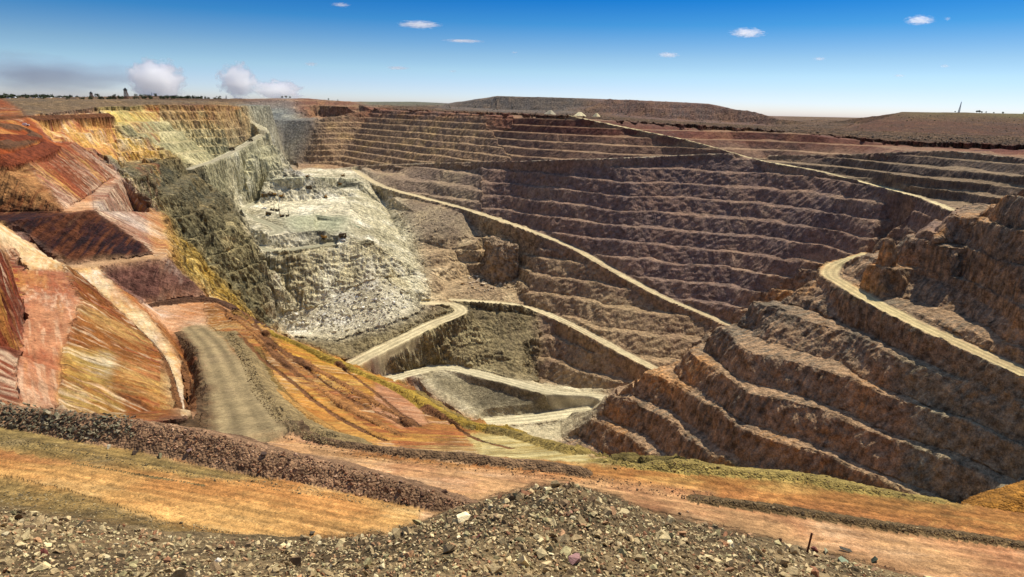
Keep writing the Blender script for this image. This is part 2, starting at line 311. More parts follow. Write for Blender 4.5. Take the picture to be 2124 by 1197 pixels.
# left grey green wall
zone([(240,332),(365,322),(395,352),(440,390),(490,412),(545,530),(570,620),(575,700),(430,610),(350,540),(320,430),(255,366)], H=20, berm=0.42, ta=1, A=2.6, Lw=20, st=2.4, ang=60, c=[(138,126,88),(92,88,66),(196,176,124)], rub=0.7)
zone([(260,335),(380,325),(440,385),(495,420),(500,450),(400,440),(330,400)], H=20, berm=0.42, ta=1, A=2.6, Lw=20, st=2.2, ang=60, c=[(104,98,74),(136,118,78),(74,74,60)], rub=0.7)
zone([(335,440),(365,470),(420,540),(500,620),(575,700),(540,690),(430,615),(345,535)], ta=0.3, A=2.2, Lw=16, st=1.6, ang=126, c=[(186,150,66),(150,128,76),(208,178,104)], rub=0.5)
# upper left coloured cuttings
zone([(40,236),(225,236),(235,262),(245,330),(155,300),(100,282)], H=14, berm=0.45, A=0.9, Lw=22, st=1.6, ang=70, c=[(204,160,88),(168,92,66),(226,206,164)], rub=0.3, cw=30)
zone([(-900,238),(60,240),(100,290),(158,296),(130,345),(60,335),(-900,350)], ta=0, A=0.9, Lw=14, c=[(190,104,44),(156,76,36),(206,142,76)], rub=0.3, g='pit_bench')
zone([(-900,336),(60,330),(132,439),(-900,442)], ta=0, A=1.2, Lw=6.5, st=1.15, ang=5, c=[(164,98,56),(88,50,32),(216,156,96)], rub=0.2)
zone([(-900,445),(196,437),(322,527),(132,549),(40,470),(-900,464)], ta=0, A=1.0, Lw=6.5, st=1.15, ang=5, c=[(126,74,46),(58,34,26),(190,130,88)], rub=0.2)  # wide dark-to-pale streak colours paint in the shading of the grooves
zone([(58,331),(156,296),(242,358),(132,440)], ta=0, A=0.8, Lw=14, st=1.1, ang=112, c=[(182,114,78),(152,84,54),(222,182,150)], rub=0.2)
zone([(130,440),(190,400),(243,358),(260,368),(205,402),(200,438)], ta=0, A=0.5, Lw=10, c=[(208,146,94),(184,116,68),(222,176,130)], rub=0.2, g='pit_bench')
zone([(190,402),(248,360),(305,430),(322,526),(196,438)], ta=0, A=0.8, Lw=14, st=1.1, ang=112, c=[(206,164,132),(178,120,86),(232,206,182)], rub=0.2)
zone([(300,430),(335,436),(350,536),(318,528)], ta=0, A=0.7, Lw=10, st=0.6, ang=112, c=[(202,150,96),(178,120,76),(224,190,150)], rub=0.3, g='pit_bench')
zone([(186,553),(346,534),(428,612),(292,632)], ta=0, A=1.1, Lw=6.5, st=0.9, ang=10, c=[(160,112,92),(124,82,68),(200,166,142)], rub=0.3)
zone([(128,548),(340,528),(348,538),(188,556),(160,566)], ta=0, A=0.4, Lw=8, c=[(222,184,140),(200,156,108),(232,206,170)], rub=0.2, g='pit_bench')
# near left slopes and berms
zone([(-900,460),(0,470),(45,560),(45,650),(30,770),(40,845),(-900,900)], ta=0, A=0.7, Lw=12, st=1.3, ang=126, c=[(160,80,50),(132,62,40),(196,126,86)], rub=0.3)
zone([(-900,440),(0,460),(70,515),(132,550),(120,600),(60,560),(30,520),(-900,480)], ta=0, A=0.3, Lw=8, st=0.3, ang=36, c=[(232,198,140),(216,160,90),(240,216,170)], rub=0.2, g='pit_bench')
zone([(35,560),(130,560),(162,625),(140,700),(125,840),(40,850),(35,760),(55,650)], ta=0, A=0.5, Lw=8, st=0.5, ang=36, c=[(202,142,100),(168,98,64),(228,188,150)], rub=0.3, g='pit_bench')
zone([(130,552),(150,560),(250,648),(345,745),(385,870),(250,880),(120,850),(135,720),(165,625)], ta=0, A=0.7, Lw=12, st=1.2, ang=126, c=[(180,114,54),(146,80,40),(220,172,100)], rub=0.3)
zone([(130,720),(240,730),(230,800),(260,870),(120,850)], ta=0, A=0.7, Lw=12, st=1.2, ang=126, c=[(210,172,92),(182,118,54),(240,226,184)], rub=0.3)
zone([(148,560),(200,556),(300,650),(372,745),(392,860),(375,865),(345,745),(250,650)], ta=0, A=0.35, Lw=8, st=0.5, ang=36, c=[(234,212,166),(216,168,104),(242,228,196)], rub=0.2, g='pit_bench')
zone([(200,556),(290,630),(345,680),(400,730),(430,830),(400,870),(372,745),(300,650)], ta=0, A=0.5, Lw=8, st=0.6, ang=126, c=[(196,128,60),(168,96,44),(220,170,100)], rub=0.3)
zone([(285,630),(350,625),(440,618),(500,660),(420,680),(370,700),(330,670)], ta=0, A=0.4, Lw=8, st=0.3, ang=60, c=[(220,176,134),(200,136,84),(236,212,190)], rub=0.3, g='pit_bench')
# near middle: strips falling to the rim
zone([(420,620),(560,685),(700,742),(850,802),(960,862),(1050,892),(1180,932),(1310,964),(1310,975),(1000,945),(700,928),(560,860),(500,760),(430,680)], ta=0, A=0.7, Lw=10, st=0.9, ang=100, c=[(188,132,66),(158,104,54),(216,178,112)], rub=0.35, g='slope')
zone([(560,690),(700,742),(800,780),(830,815),(760,830),(680,790),(600,735)], ta=0, A=0.7, Lw=10, st=0.8, ang=140, c=[(214,162,60),(190,118,46),(226,190,104)], rub=0.3, g='slope')
zone([(780,790),(860,830),(890,880),(830,890),(770,850)], ta=0, A=0.5, Lw=8, st=0.4, ang=100, c=[(214,158,112),(190,128,84),(232,196,158)], rub=0.3, g='slope')
zone([(545,750),(620,790),(720,860),(830,930),(760,930),(650,890),(580,830)], ta=0, A=0.4, Lw=8, st=0.5, ang=100, c=[(226,182,92),(210,142,62),(240,220,172)], rub=0.2, g='slope')
zone([(540,720),(575,790),(650,870),(790,935),(700,935),(590,880),(530,790),(500,720)], ta=0, A=0.5, Lw=8, c=[(150,120,58),(120,98,56),(182,146,70)], rub=0.8, g='slope')
zone([(960,900),(1060,895),(1180,935),(1300,965),(1000,948)], ta=0, A=0.5, Lw=8, c=[(206,180,108),(176,146,76),(224,204,140)], rub=0.3, g='slope')
# foreground flats
zone([(-900,600),(-600,800),(0,838),(140,858),(300,878),(395,890),(540,898),(700,928),(1000,948),(1310,966),(1500,972),(1700,992),(1850,1022),(2000,1045),(2060,1048),(2124,1052),(3200,1200),(3200,3000),(-900,3000)], ta=0, A=0.28, Lw=5, st=0.3, ang=82, c=[(190,146,98),(172,120,80),(204,164,120)], rub=0.35, g='ground', cw=9)
zone([(700,938),(1000,950),(1310,966),(1500,972),(1700,992),(2000,1045),(3000,1180),(3000,1260),(2124,1120),(1600,1040),(1300,1000),(1000,972),(700,945)], ta=0, A=0.32, Lw=5, st=0.45, ang=80, c=[(170,118,62),(150,96,48),(196,148,82)], rub=0.5, g='ground', cw=8)
zone([(1300,963),(1500,968),(1700,988),(1900,1030),(2060,1055),(1900,1040),(1700,1010),(1500,986)], ta=0, A=0.4, Lw=5, c=[(166,144,76),(140,118,64),(190,170,98)], rub=0.3, g='ground', cw=8)
zone([(1500,1015),(1700,1040),(2000,1090),(2500,1160),(2500,1200),(2000,1112),(1650,1066),(1480,1040)], ta=0, A=0.35, Lw=5, c=[(166,110,60),(134,90,54),(192,138,76)], rub=0.6, g='ground', cw=8)
zone([(-900,770),(0,866),(200,920),(400,965),(600,995),(880,1052),(860,1095),(600,1125),(-900,1060)], ta=0, A=0.16, Lw=4, st=0.5, ang=79, c=[(200,152,88),(184,128,70),(216,176,112)], rub=0.45, g='haul_road', cw=9)
zone([(-900,770),(0,862),(200,916),(400,962),(580,1000),(400,990),(150,958),(0,935),(-900,850)], ta=0, A=0.16, Lw=6, c=[(140,118,70),(160,128,72),(126,108,72)], rub=0.8, g='haul_road', cw=8)
zone([(-900,930),(0,985),(120,1010),(320,1075),(500,1110),(300,1130),(-900,1100)], ta=0, A=0.16, Lw=6, c=[(136,112,66),(158,124,70),(120,100,66)], rub=0.8, g='haul_road', cw=8)
zone([(-900,1020),(-200,1035),(0,1048),(200,1078),(380,1108),(600,1118),(800,1106),(880,1080),(960,1045),(1100,1006),(1180,1000),(1280,1030),(1350,1060),(1450,1080),(1600,1116),(1700,1145),(1850,1180),(2000,1225),(2300,1310),(3000,1500),(3000,9000),(-900,9000)], ta=0, A=0.35, Lw=5, c=[(124,104,72),(92,76,52),(146,124,88)], rub=1.0, g='ground', cw=5)
# plateau, spoil heaps, distant land
zone([(-4000,-900),(6000,-900),(6000,360),(2300,314),(2124,303),(1850,292),(1593,271),(1388,257),(1200,245),(1062,237),(900,230),(770,225),(745,216),(640,204),(490,217),(215,221),(60,238),(0,250),(-4000,300)], ta=0, A=6.0, Lw=30, c=[(108,84,62),(90,74,58),(128,102,74)], rub=0.8, g='plateau', soft=2)
zone([(-4000,180),(0,203),(430,208),(520,214),(490,219),(215,222),(60,240),(0,252),(-4000,300)], ta=0, A=1.6, Lw=16, c=[(126,104,76),(104,90,72),(142,116,80)], rub=1.0, g='spoil_heap', soft=2)
zone([(-4000,200),(0,204),(40,228),(60,250),(0,258),(-4000,290)], ta=0, A=1.0, Lw=16, st=1.0, ang=126, c=[(134,74,42),(112,64,38),(150,92,56)], rub=0.6, g='spoil_heap', soft=2)
zone([(480,195),(745,200),(790,222),(745,232),(640,236),(610,206),(520,212)], H=12, ta=0.6, A=1.6, Lw=20, c=[(132,88,66),(118,84,68),(156,112,78)], rub=0.6, g='spoil_heap', soft=2)
zone([(745,205),(925,207),(925,219),(745,219)], ta=0, A=1.5, Lw=20, c=[(104,104,84),(94,94,82),(120,116,92)], rub=0.5, g='spoil_heap', soft=2)
zone([(918,216),(925,208),(1030,190),(1245,196),(1262,218),(1200,236),(1062,234),(900,226)], H=17, ta=0.55, berm=0.3, A=2.2, Lw=24, st=1.5, ang=0, c=[(104,92,80),(90,84,78),(122,102,82)], rub=0.7, g='spoil_heap', soft=2)
zone([(1195,226),(1262,195),(1500,203),(1625,245),(1600,262),(1450,255),(1300,243)], H=17, ta=0.55, berm=0.3, A=2.4, Lw=24, st=2.0, ang=0, c=[(112,84,70),(98,82,74),(132,98,74)], rub=0.7, g='spoil_heap', soft=2)
zone([(1740,270),(1800,244),(1870,225),(3000,225),(3000,290),(2124,285),(1900,275)], H=18, ta=0.4, berm=0.3, A=1.6, Lw=20, c=[(92,62,44),(84,62,46),(108,78,52)], rub=0.4, g='spoil_heap', soft=2)
zone([(1850,228),(3000,226),(3000,246),(2124,243),(1990,238),(1850,237)], ta=0, A=1.0, Lw=20, c=[(100,100,58),(112,96,60),(92,92,58)], rub=0.4, g='spoil_heap', soft=2)

f32 = np.float32
pos = np.stack([X, Y, Z], -1).reshape(-1, 3)
PXv, PYv = project(pos); PXv = PXv.reshape(NRr, NT); PYv = PYv.reshape(NRr, NT)
wx = n3(PXv / 14, PYv / 14, 0 * PXv) + 0.5 * n3(PXv / 5, PYv / 5, 0 * PXv + 3); wy = n3(PXv / 14, PYv / 14, 0 * PXv + 9) + 0.5 * n3(PXv / 5, PYv / 5, 0 * PXv + 13)
def inside(poly, x, y):
    m = np.zeros(x.shape, bool); n = len(poly)
    for i in range(n):
        x0, y0 = poly[i]; x1, y1 = poly[(i + 1) % n]
        if y0 == y1: continue
        c = ((y0 > y) != (y1 > y)) & (x < (x1 - x0) * (y - y0) / (y1 - y0) + x0)
        m ^= c
    return m
ZI = np.zeros((NRr, NT), np.int16)
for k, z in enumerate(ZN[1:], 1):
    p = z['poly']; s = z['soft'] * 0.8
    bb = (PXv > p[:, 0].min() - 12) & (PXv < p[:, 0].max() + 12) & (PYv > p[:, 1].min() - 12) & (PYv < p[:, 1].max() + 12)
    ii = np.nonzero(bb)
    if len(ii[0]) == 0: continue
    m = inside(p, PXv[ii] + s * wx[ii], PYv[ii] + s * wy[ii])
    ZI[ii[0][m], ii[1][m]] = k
def zp(key): return np.array([z[key] for z in ZN], f32)[ZI]

# bunds, gullies and loose piles follow paths on the surveyed ground
RIDGES = []
def ridge(pts, h, slope, col, noise=0.5, dz=None):
    w = [hit(*p) if len(p) == 2 else P(*p) - np.array([0, 0, h * S]) for p in pts]
    RIDGES.append((np.array(w), h * S, slope, lin(*col), noise))
ridge([(-150,832,-28.5),(0,842,-28.5),(130,856,-28.5),(270,872,-28.5),(395,893,-28.5),(480,915,-28.5),(560,938,-28.6),(640,955,-28.7),(700,966,-28.7),(770,985,-28.8),(830,1003,-28.9),(900,1022,-29),(985,1046,-29.2),(1080,1064,-29.5)], 1.6, 0.62, (134,104,76), 0.9)
ridge([(520,880),(600,905),(690,925),(760,936),(830,945),(920,953),(1000,961),(1100,972),(1200,985)], 0.7, 0.6, (112,88,62), 0.4)
ridge([(435,690),(480,700),(510,745),(530,800),(575,860),(640,900),(700,922)], 1.3, 0.65, (134,114,76), 0.9)
ridge([(372,690),(405,735),(428,800),(425,850),(405,880)], 0.9, 0.7, (92,70,46), 0.5)
ridge([(284,640,-65.3),(310,630,-64.8),(350,622,-64.6),(400,616,-64.8),(440,618,-65.2),(475,636,-66.4),(535,674,-69.6)], 1.5, 0.6, (84,58,40), 0.6)
ridge([(545,690),(640,730),(740,775),(830,815),(920,868),(985,892),(1050,898)], 1.0, 0.6, (150,122,48), 0.6)
ridge([(985,893),(1050,902),(1120,922),(1190,942)], 0.8, 0.5, (134,114,60), 0.5)
ridge([(1260,958,-34),(1330,966,-33.5),(1400,956,-32.9),(1450,963,-33),(1520,975,-33.2),(1700,994,-33.3),(1850,1025,-33.7),(1960,1044,-33.8)], 0.8, 0.45, (146,126,68), 0.5)
ridge([(2075,1046,-34.2),(2100,1032,-34),(2140,1012,-33.7),(2240,985,-33)], 1.3, 0.7, (156,108,44), 0.6)
ridge([(1450,1034,-32.4),(1600,1050,-32.4),(1800,1082,-32.4),(2000,1110,-32.4),(2200,1142,-32.4)], 0.22, 0.4, (104,84,54), 0.3)
ridge([(150,965),(300,990),(420,1012)], 0.05, 0.4, (110,96,60), 0.2)
ridge([(0,288),(50,290),(95,300),(60,318),(0,335)], 2.0, 0.7, (112,56,32), 0.5)
ridge([(0,262),(40,266),(66,280),(40,292),(0,300)], 1.4, 0.7, (96,66,44), 0.5)
ridge([(0,248),(110,244),(225,240)], 1.5, 0.7, (104,66,40), 0.5)
ridge([(560,372),(640,368),(745,372)], 0.6, 0.7, (196,190,156), 0.5)
ridge([(655,448),(700,456),(740,470)], 1.2, 0.6, (150,150,120), 0.5)
ridge([(620,520),(690,512),(760,502)], 1.4, 0.6, (150,140,108), 0.8)
ridge([(470,652),(560,714),(640,762),(720,806),(800,852),(850,880)], 0.5, 0.6, (138,94,52), 0.8)
ridge([(520,692),(600,762),(680,822),(760,872),(830,905)], 0.35, 0.6, (156,108,60), 0.8)
ridge([(560,802),(620,852),(690,897),(760,925)], 0.35, 0.6, (158,118,62), 0.8)
ridge([(860,815),(920,850),(980,884),(1040,905)], 0.4, 0.6, (128,106,56), 0.8)
for pts, hh, hw in (([(500,702),(580,772),(660,837),(740,887),(800,915)], -0.5, 1.1), ([(880,852),(940,882),(1000,915),(1060,930)], -0.4, 0.9), ([(700,760),(760,800),(820,850),(870,885)], -0.4, 1.0), ([(445,632),(520,672),(600,738),(680,800),(740,836),(800,862),(850,885)], -1.0, 1.7), ([(470,640),(560,720),(640,790)], -0.4, 1.2), ([(150,560),(250,650),(340,750),(380,850)], -0.6, 1.6), ([(375,742),(388,800),(380,850)], -0.5, 1.5)):
    RIDGES.append((np.array([hit(*p) for p in pts]), hh * S, -hw * S, lin(116, 78, 46), 0.4))

COLR = np.zeros((NRr, NT, 3), f32); 
for ch in range(3): COLR[..., ch] = 0
def seg_near(path, wid):
    """grid cells within wid of a path: indices, distance, height and fraction along it"""
    best = {}
    D2 = np.full((NRr, NT), 1e9, f32); ZZ = np.zeros((NRr, NT), f32); SD = np.zeros((NRr, NT), f32); touched = []
    for p, q in zip(path[:-1], path[1:]):
        an = [math.atan2(v[0], v[1]) for v in (p, q)]; e = (q - p)[:2]; ee = max(e @ e, 1e-9)
        t = np.clip(-(p[:2] @ e) / ee, 0, 1); dm = max(np.hypot(*(p[:2] + e * t)), 5)
        pad = min(wid / dm * 1.3, 1.0)
        t0, t1 = np.searchsorted(th, [min(an) - pad, max(an) + pad]); r0, r1 = np.searchsorted(rr, [dm - wid, max(np.hypot(*p[:2]), np.hypot(*q[:2])) + wid])
        if t1 <= t0 or r1 <= r0: continue
        x = X[r0:r1, t0:t1] - p[0]; y = Y[r0:r1, t0:t1] - p[1]
        u = np.clip((x * e[0] + y * e[1]) / ee, 0, 1); d = np.hypot(x - u * e[0], y - u * e[1])
        m = d < D2[r0:r1, t0:t1]
        D2[r0:r1, t0:t1][m] = d[m]; ZZ[r0:r1, t0:t1][m] = (p[2] + u * (q[2] - p[2]))[m]
        SD[r0:r1, t0:t1][m] = ((x * e[1] - y * e[0]) / math.sqrt(ee))[m]
    ii = np.nonzero(D2 < wid)
    return ii, D2[ii], ZZ[ii], SD[ii]
def smooth(path, n=6):
    p = np.array(path); outp = []
    for i in range(len(p) - 1):
        p0 = p[max(i - 1, 0)]; p1 = p[i]; p2 = p[i + 1]; p3 = p[min(i + 2, len(p) - 1)]
        for k in range(n):
            t = k / n
            outp.append(0.5 * (2*p1 + (p2-p0)*t + (2*p0-5*p1+4*p2-p3)*t*t + (3*p1-p0-3*p2+p3)*t**3))
    outp.append(p[-1]); return np.array(outp)

# benches: the smooth survey slope is cut into level berms and steep faces
Hh = zp('H'); bf = zp('berm'); ta = zp('ta')
wz = 3.0 * fbm(X, Y, Z, 75, 3) + 1.3 * fbm(X, Y, Z, 15, 3, gain=0.6, off=5)
t = (Z + wz * np.clip((Hh - 8) / 8, 0.35, 1.4)) / Hh + 0.35
k = np.floor(t); u = t - k
sm = np.clip((u - bf) / (1 - bf), 0, 1); sm = np.minimum(sm * 1.0, 1)
g = np.where(u < bf, 0.06 * u / bf, 0.06 + 0.94 * sm)
tae = ta * np.clip(1.12 + 1.0 * fbm(X, Y, Z, 80, 3, off=23), 0.55, 1)       # some berms have failed and filled with scree
Z = Z + tae * ((g - u) * Hh)
BERM = np.where(u < bf, 1.0, 0.0) * (ta > 0.5)
crest_ = np.clip(1 - np.abs(u - 0.10) / 0.10, 0, 1) * (ta > 0.5)
Z = Z + crest_ * Hh * 0.075 * np.clip(0.5 + 1.6 * fbm(X, Y, 0 * X, 9, 3, off=41), 0, 1.6)
for (path, hh, slope, col, nz) in RIDGES:
    path = smooth(path, 5)
    if slope < 0:
        w = -slope; ii, d, z, sdv = seg_near(path, w)
        f = np.cos(np.clip(d / w, 0, 1) * math.pi / 2) ** 2
        Z[ii] += hh * f * (0.7 + 0.6 * n3(X[ii] / 6, Y[ii] / 6, 0 * d)); COLR[ii] = col; BERM[ii] = np.where(f > 0.55, 3, BERM[ii])
    else:
        wid = hh / slope * 1.6 + 1
        ii, d, z, sdv = seg_near(path, wid)
        d = d + nz * hh * 0.35 * fbm(X[ii], Y[ii], 0 * d, max(hh * 2.2, 1.0), 3)
        crest = z + hh - slope * np.maximum(d - 0.12 * hh / slope, 0) + nz * hh * 0.12 * fbm(X[ii], Y[ii], 0 * d, max(hh * 0.6, 0.5), 3, off=3)
        m = crest > Z[ii] + 0.02
        jj = (ii[0][m], ii[1][m]); Z[jj] = crest[m]; COLR[jj] = col; BERM[jj] = 3
# roads: level strips cut into the walls
ROADS = [(PR + PR2[1:], 9.5, 'pale haul road at the foot of the long right hand wall'), (MR, 7, 'straight pale ramp slanting across the long right hand wall'), (XR, 6, 'thin level road crossing the middle of the right hand wall'),
         (YR, 5, 'thin access track along the upper right benches'), (SR, 12.5, 'wide pale haul road curving round the near right rock spur'), (RR, 10, 'dusty ledge road above the lowest central wall'),
         (UR, 14, 'switchback haul road turning above the lower cliffs'), (LR, 13, 'curving haul road descending to the pit bottom'), (FR2, 15, 'pale track across the pit bottom behind the ramp'),
         (TR, 9, 'pale ramp climbing the far left pale wall'), (GR, 8.4, 'grey green haul road descending between the near orange slopes'),
         ([(498,438,-105.5),(520,425,-104.3),(560,409,-102.5),(610,396,-101),(700,391,-100),(745,388,-99)], 9, 'grey road across the upper working floor'),
         ([(500,440,-106),(525,452,-107),(560,466,-108),(580,478,-109),(560,488,-110.5),(515,492,-113),(530,508,-116),(565,520,-119),(620,516,-119.3),(690,506,-119)], 11, 'grey hairpin road on the lower working floor')]
RW = np.zeros((NRr, NT), f32); RC_I = np.zeros((NRr, NT), np.int16)
RID = np.full((NRr, NT), -1, np.int16); RSD = np.zeros((NRr, NT), f32)
for ri, (pts, w, lab) in enumerate(ROADS):
    path = smooth([P(*p) for p in pts], 6); hw = w * S / 2; bl = max(hw * 0.5, 4.0)
    ii, d, z, sdv = seg_near(path, hw + bl)
    d = d + 0.22 * hw * fbm(X[ii], Y[ii], 0 * d, 26, 3)
    f = 1 - np.clip((d - hw) / bl, 0, 1); f = f * f * (3 - 2 * f)
    bund = np.where((d > hw * 0.88) & (d < hw * 1.2), 1.0, 0.0) * (0.45 if w == 8.4 else 1.1) * np.clip(0.45 + 1.1 * fbm(X[ii], Y[ii], 0 * d, 6, 3, off=77), 0, 1.3)
    Z[ii] = Z[ii] * (1 - f) + (z + bund) * f
    rw = np.clip((hw * 1.12 - d + 0.35 * hw * fbm(X[ii] / 7, Y[ii] / 7, 0 * d, 1.0, 3, off=61)) / (0.5 * hw), 0, 1); RC_I[ii] = np.where(rw > RW[ii], ri, RC_I[ii]); RW[ii] = np.maximum(RW[ii], rw)
    m = d < hw; jj = (ii[0][m], ii[1][m]); RID[jj] = ri; RSD[jj] = sdv[m] / hw
ONR = RID >= 0

# normals, then rock relief along them
def normals():
    p = np.stack([X, Y, Z], -1)
    du = np.empty_like(p); dv = np.empty_like(p)
    du[1:-1] = p[2:] - p[:-2]; du[0] = p[1] - p[0]; du[-1] = p[-1] - p[-2]
    dv[:, 1:-1] = p[:, 2:] - p[:, :-2]; dv[:, 0] = p[:, 1] - p[:, 0]; dv[:, -1] = p[:, -1] - p[:, -2]
    n = np.cross(dv, du); n /= np.linalg.norm(n, axis=-1, keepdims=True) + 1e-9
    return n * np.sign(n[..., 2:3] + 1e-9)
N = normals(); NZ = N[..., 2]
A = zp('A'); Lw = zp('Lw'); st = zp('st'); ang = np.radians(zp('ang'))
steep = np.clip((0.93 - NZ) / 0.3, 0, 1)
flat = 1 - steep
q = 1 / Lw
e1 = fbm(X * q, Y * q, Z * q, 1.0, 7, gain=0.58)
e2 = fbm(X * q, Y * q, Z * q, 0.55, 6, gain=0.62, off=31, ridged=True)
fr_ = 0; ft_ = 0
for i_, (Lf, af) in enumerate(((26, 1.0), (17, 0.8), (11, 0.6), (7, 0.45), (4.5, 0.3), (3, 0.22))):
    dv = np.array([math.cos(2.4 * i_ + 0.5), math.sin(2.4 * i_ + 0.5), 0.5 * math.sin(5.1 * i_)]); dv /= np.linalg.norm(dv)
    ph = (X * dv[0] + Y * dv[1] + Z * dv[2]) / Lf + 0.9 * n3(X / (Lf * 2.2) + 3 * i_, Y / (Lf * 2.2), Z / (Lf * 2.2) + i_)
    fr_ = fr_ + af * (4 * np.abs(ph - np.floor(ph + 0.5)) - 1); ft_ += af
e3 = fr_ / ft_
su = X * np.cos(ang) + Y * np.sin(ang); sv = -X * np.sin(ang) + Y * np.cos(ang)
gl = 0.22 * Lw
g1 = fbm(su / gl, sv / (gl * 9), Z / (gl * 9), 1.0, 4, gain=0.6, off=51, ridged=True)
disp = A * (0.8 * e1 + 0.5 * (e2 - 0.2) + 1.5 * e3) * (0.22 + 0.78 * steep) + st * 1.0 * g1 * (0.25 + 0.75 * steep)
disp = np.where(ONR, 0.06 * e1, disp)
disp *= np.clip(rr / 30, 0.15, 1)[:, None]
Zs = (X + N[..., 0] * disp, Y + N[..., 1] * disp, Z + N[..., 2] * disp)

# base colours of the ground itself
cw = zp('cw')
m1 = fbm(X / cw, Y / cw, Z / cw, 1.0, 5, gain=0.6, off=71)
gs = np.where((PXv < 1000) & (PYv > 330) & (rr[:, None] < 260), 0.6, 0.022 * cw + 0.5)
m2 = fbm(su / gs, sv / (gs * 8), Z / (gs * 8), 1.0, 4, gain=0.6, off=91)
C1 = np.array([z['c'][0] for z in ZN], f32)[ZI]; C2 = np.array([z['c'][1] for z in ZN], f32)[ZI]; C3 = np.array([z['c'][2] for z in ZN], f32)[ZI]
def soften(a, n):
    for _ in range(2):
        for ax in (0, 1):
            c = np.cumsum(np.concatenate([np.repeat(a.take([0], ax), n + 1, ax), a, np.repeat(a.take([-1], ax), n, ax)], ax), axis=ax, dtype=np.float64)
            w = 2 * n + 1; a = ((c.take(range(w, c.shape[ax]), ax) - c.take(range(0, c.shape[ax] - w), ax)) / w).astype(f32)
    return a
far = (np.array([z['g'] in ('pit_wall', 'pit_floor', 'plateau', 'spoil_heap') for z in ZN], f32)[ZI] * (PXv > 330))[..., None].astype(f32)
far = far * (far > 0)
C1, C2, C3 = (np.where(far > 0, soften(c, 9), soften(c, 3)) for c in (C1, C2, C3))
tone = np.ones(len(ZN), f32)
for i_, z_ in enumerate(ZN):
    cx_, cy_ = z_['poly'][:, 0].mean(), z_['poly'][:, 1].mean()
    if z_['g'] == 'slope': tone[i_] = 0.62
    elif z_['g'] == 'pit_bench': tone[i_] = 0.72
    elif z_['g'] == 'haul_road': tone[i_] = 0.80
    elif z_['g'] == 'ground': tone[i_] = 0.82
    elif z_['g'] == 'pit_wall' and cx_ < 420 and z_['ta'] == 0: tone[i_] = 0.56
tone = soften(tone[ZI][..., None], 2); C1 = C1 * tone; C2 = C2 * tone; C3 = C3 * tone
hasst = np.clip(st, 0, 1)
mm = m1 * (1 - 0.45 * hasst) + m2 * (0.15 + 0.75 * hasst)
a2 = np.clip(0.42 + 1.9 * mm, 0, 1)[..., None]; a3 = np.clip(-0.25 + 2.2 * (0.6 * n3(X / cw * 1.7, Y / cw * 1.7, Z / cw * 1.7 + 7) + 0.6 * m2), 0, 1)[..., None]
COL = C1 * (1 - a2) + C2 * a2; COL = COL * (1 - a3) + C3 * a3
near = (ang > 0.6) * ((PXv < 1000) & (PYv > 222) & (PYv < 965) & (far[..., 0] < 0.5)).astype(f32) * hasst
s1 = fbm(su / 0.7, sv / 16, Z / 16, 1.0, 3, gain=0.6, off=111); s2 = fbm(su / 2.6, sv / 30, Z / 30, 1.0, 4, gain=0.6, off=131); s3 = n3(X / 26, Y / 26, Z / 26 + 5)
for rgbc, wgt in (((150,74,44), np.clip(1.4 * s2 + 0.8 * s3 - 0.1, 0, 0.55)), ((236,212,172), np.clip(1.8 * s1 - 0.8 * s3 - 0.45, 0, 0.45)), ((206,156,72), np.clip(-1.6 * s2 + 0.8 * s3 - 0.35, 0, 0.5)), ((84,52,34), np.clip(-2.4 * s1 - 0.65, 0, 0.6))):
    w_ = (wgt * near)[..., None]; COL = COL * (1 - w_) + np.array(lin(*rgbc), f32) * w_
dirt = np.array([z['g'] in ('haul_road', 'ground') for z in ZN], f32)[ZI]
a75 = math.radians(75); t1 = X * math.cos(a75) + Y * math.sin(a75); t2 = -X * math.sin(a75) + Y * math.cos(a75)
rut = fbm(t1 / 0.55, t2 / 38, 0 * X, 1.0, 4, gain=0.65, off=151)                # wheel marks drawn along the dirt strips
COL = COL * (1 + dirt * np.clip(0.75 * rut, -0.38, 0.38))[..., None]
rdg = BERM == 3
COL[rdg] = COLR[rdg] * (1 + 0.5 * m1[rdg])[:, None]
# crushed rock lies on the berms
bm = (BERM == 1) & ~ONR
bw_ = np.where(Hh[bm] < 13, 0.22, 0.05)[:, None]; COL[bm] = COL[bm] * (1 - bw_) + np.array(lin(186, 160, 116), f32) * bw_
RC = np.array([lin(*c) for c in ((192,174,132),(206,188,140),(176,164,134),(160,146,118),(188,170,122),(198,182,140),(200,184,142),(190,178,142),(206,194,154),(160,150,122),(140,122,86),(160,154,126),(150,144,116))], f32)
tr = 0.5 + 0.5 * np.cos(RSD * 9.0 + 1.0 * m1)
rcol = RC[RC_I] * (0.74 + 0.36 * tr + 0.12 * m1 + 0.30 * fbm(RSD * 3.2, X / 60, Y / 60, 1.0, 3, gain=0.65, off=171))[..., None]; w_ = (RW * np.clip(0.95 + 0.6 * m1, 0.5, 1))[..., None]; COL = COL * (1 - w_) + rcol * w_
COL = np.clip(COL, 0.012, 0.85)
RUB = zp('rub'); RUB = np.where(rdg, 1.0, RUB); RUB = np.where(ONR, 0.12, RUB)
REL = np.clip(A / 3.0, 0.08, 1.2); REL = np.where(ONR, 0.03, REL)

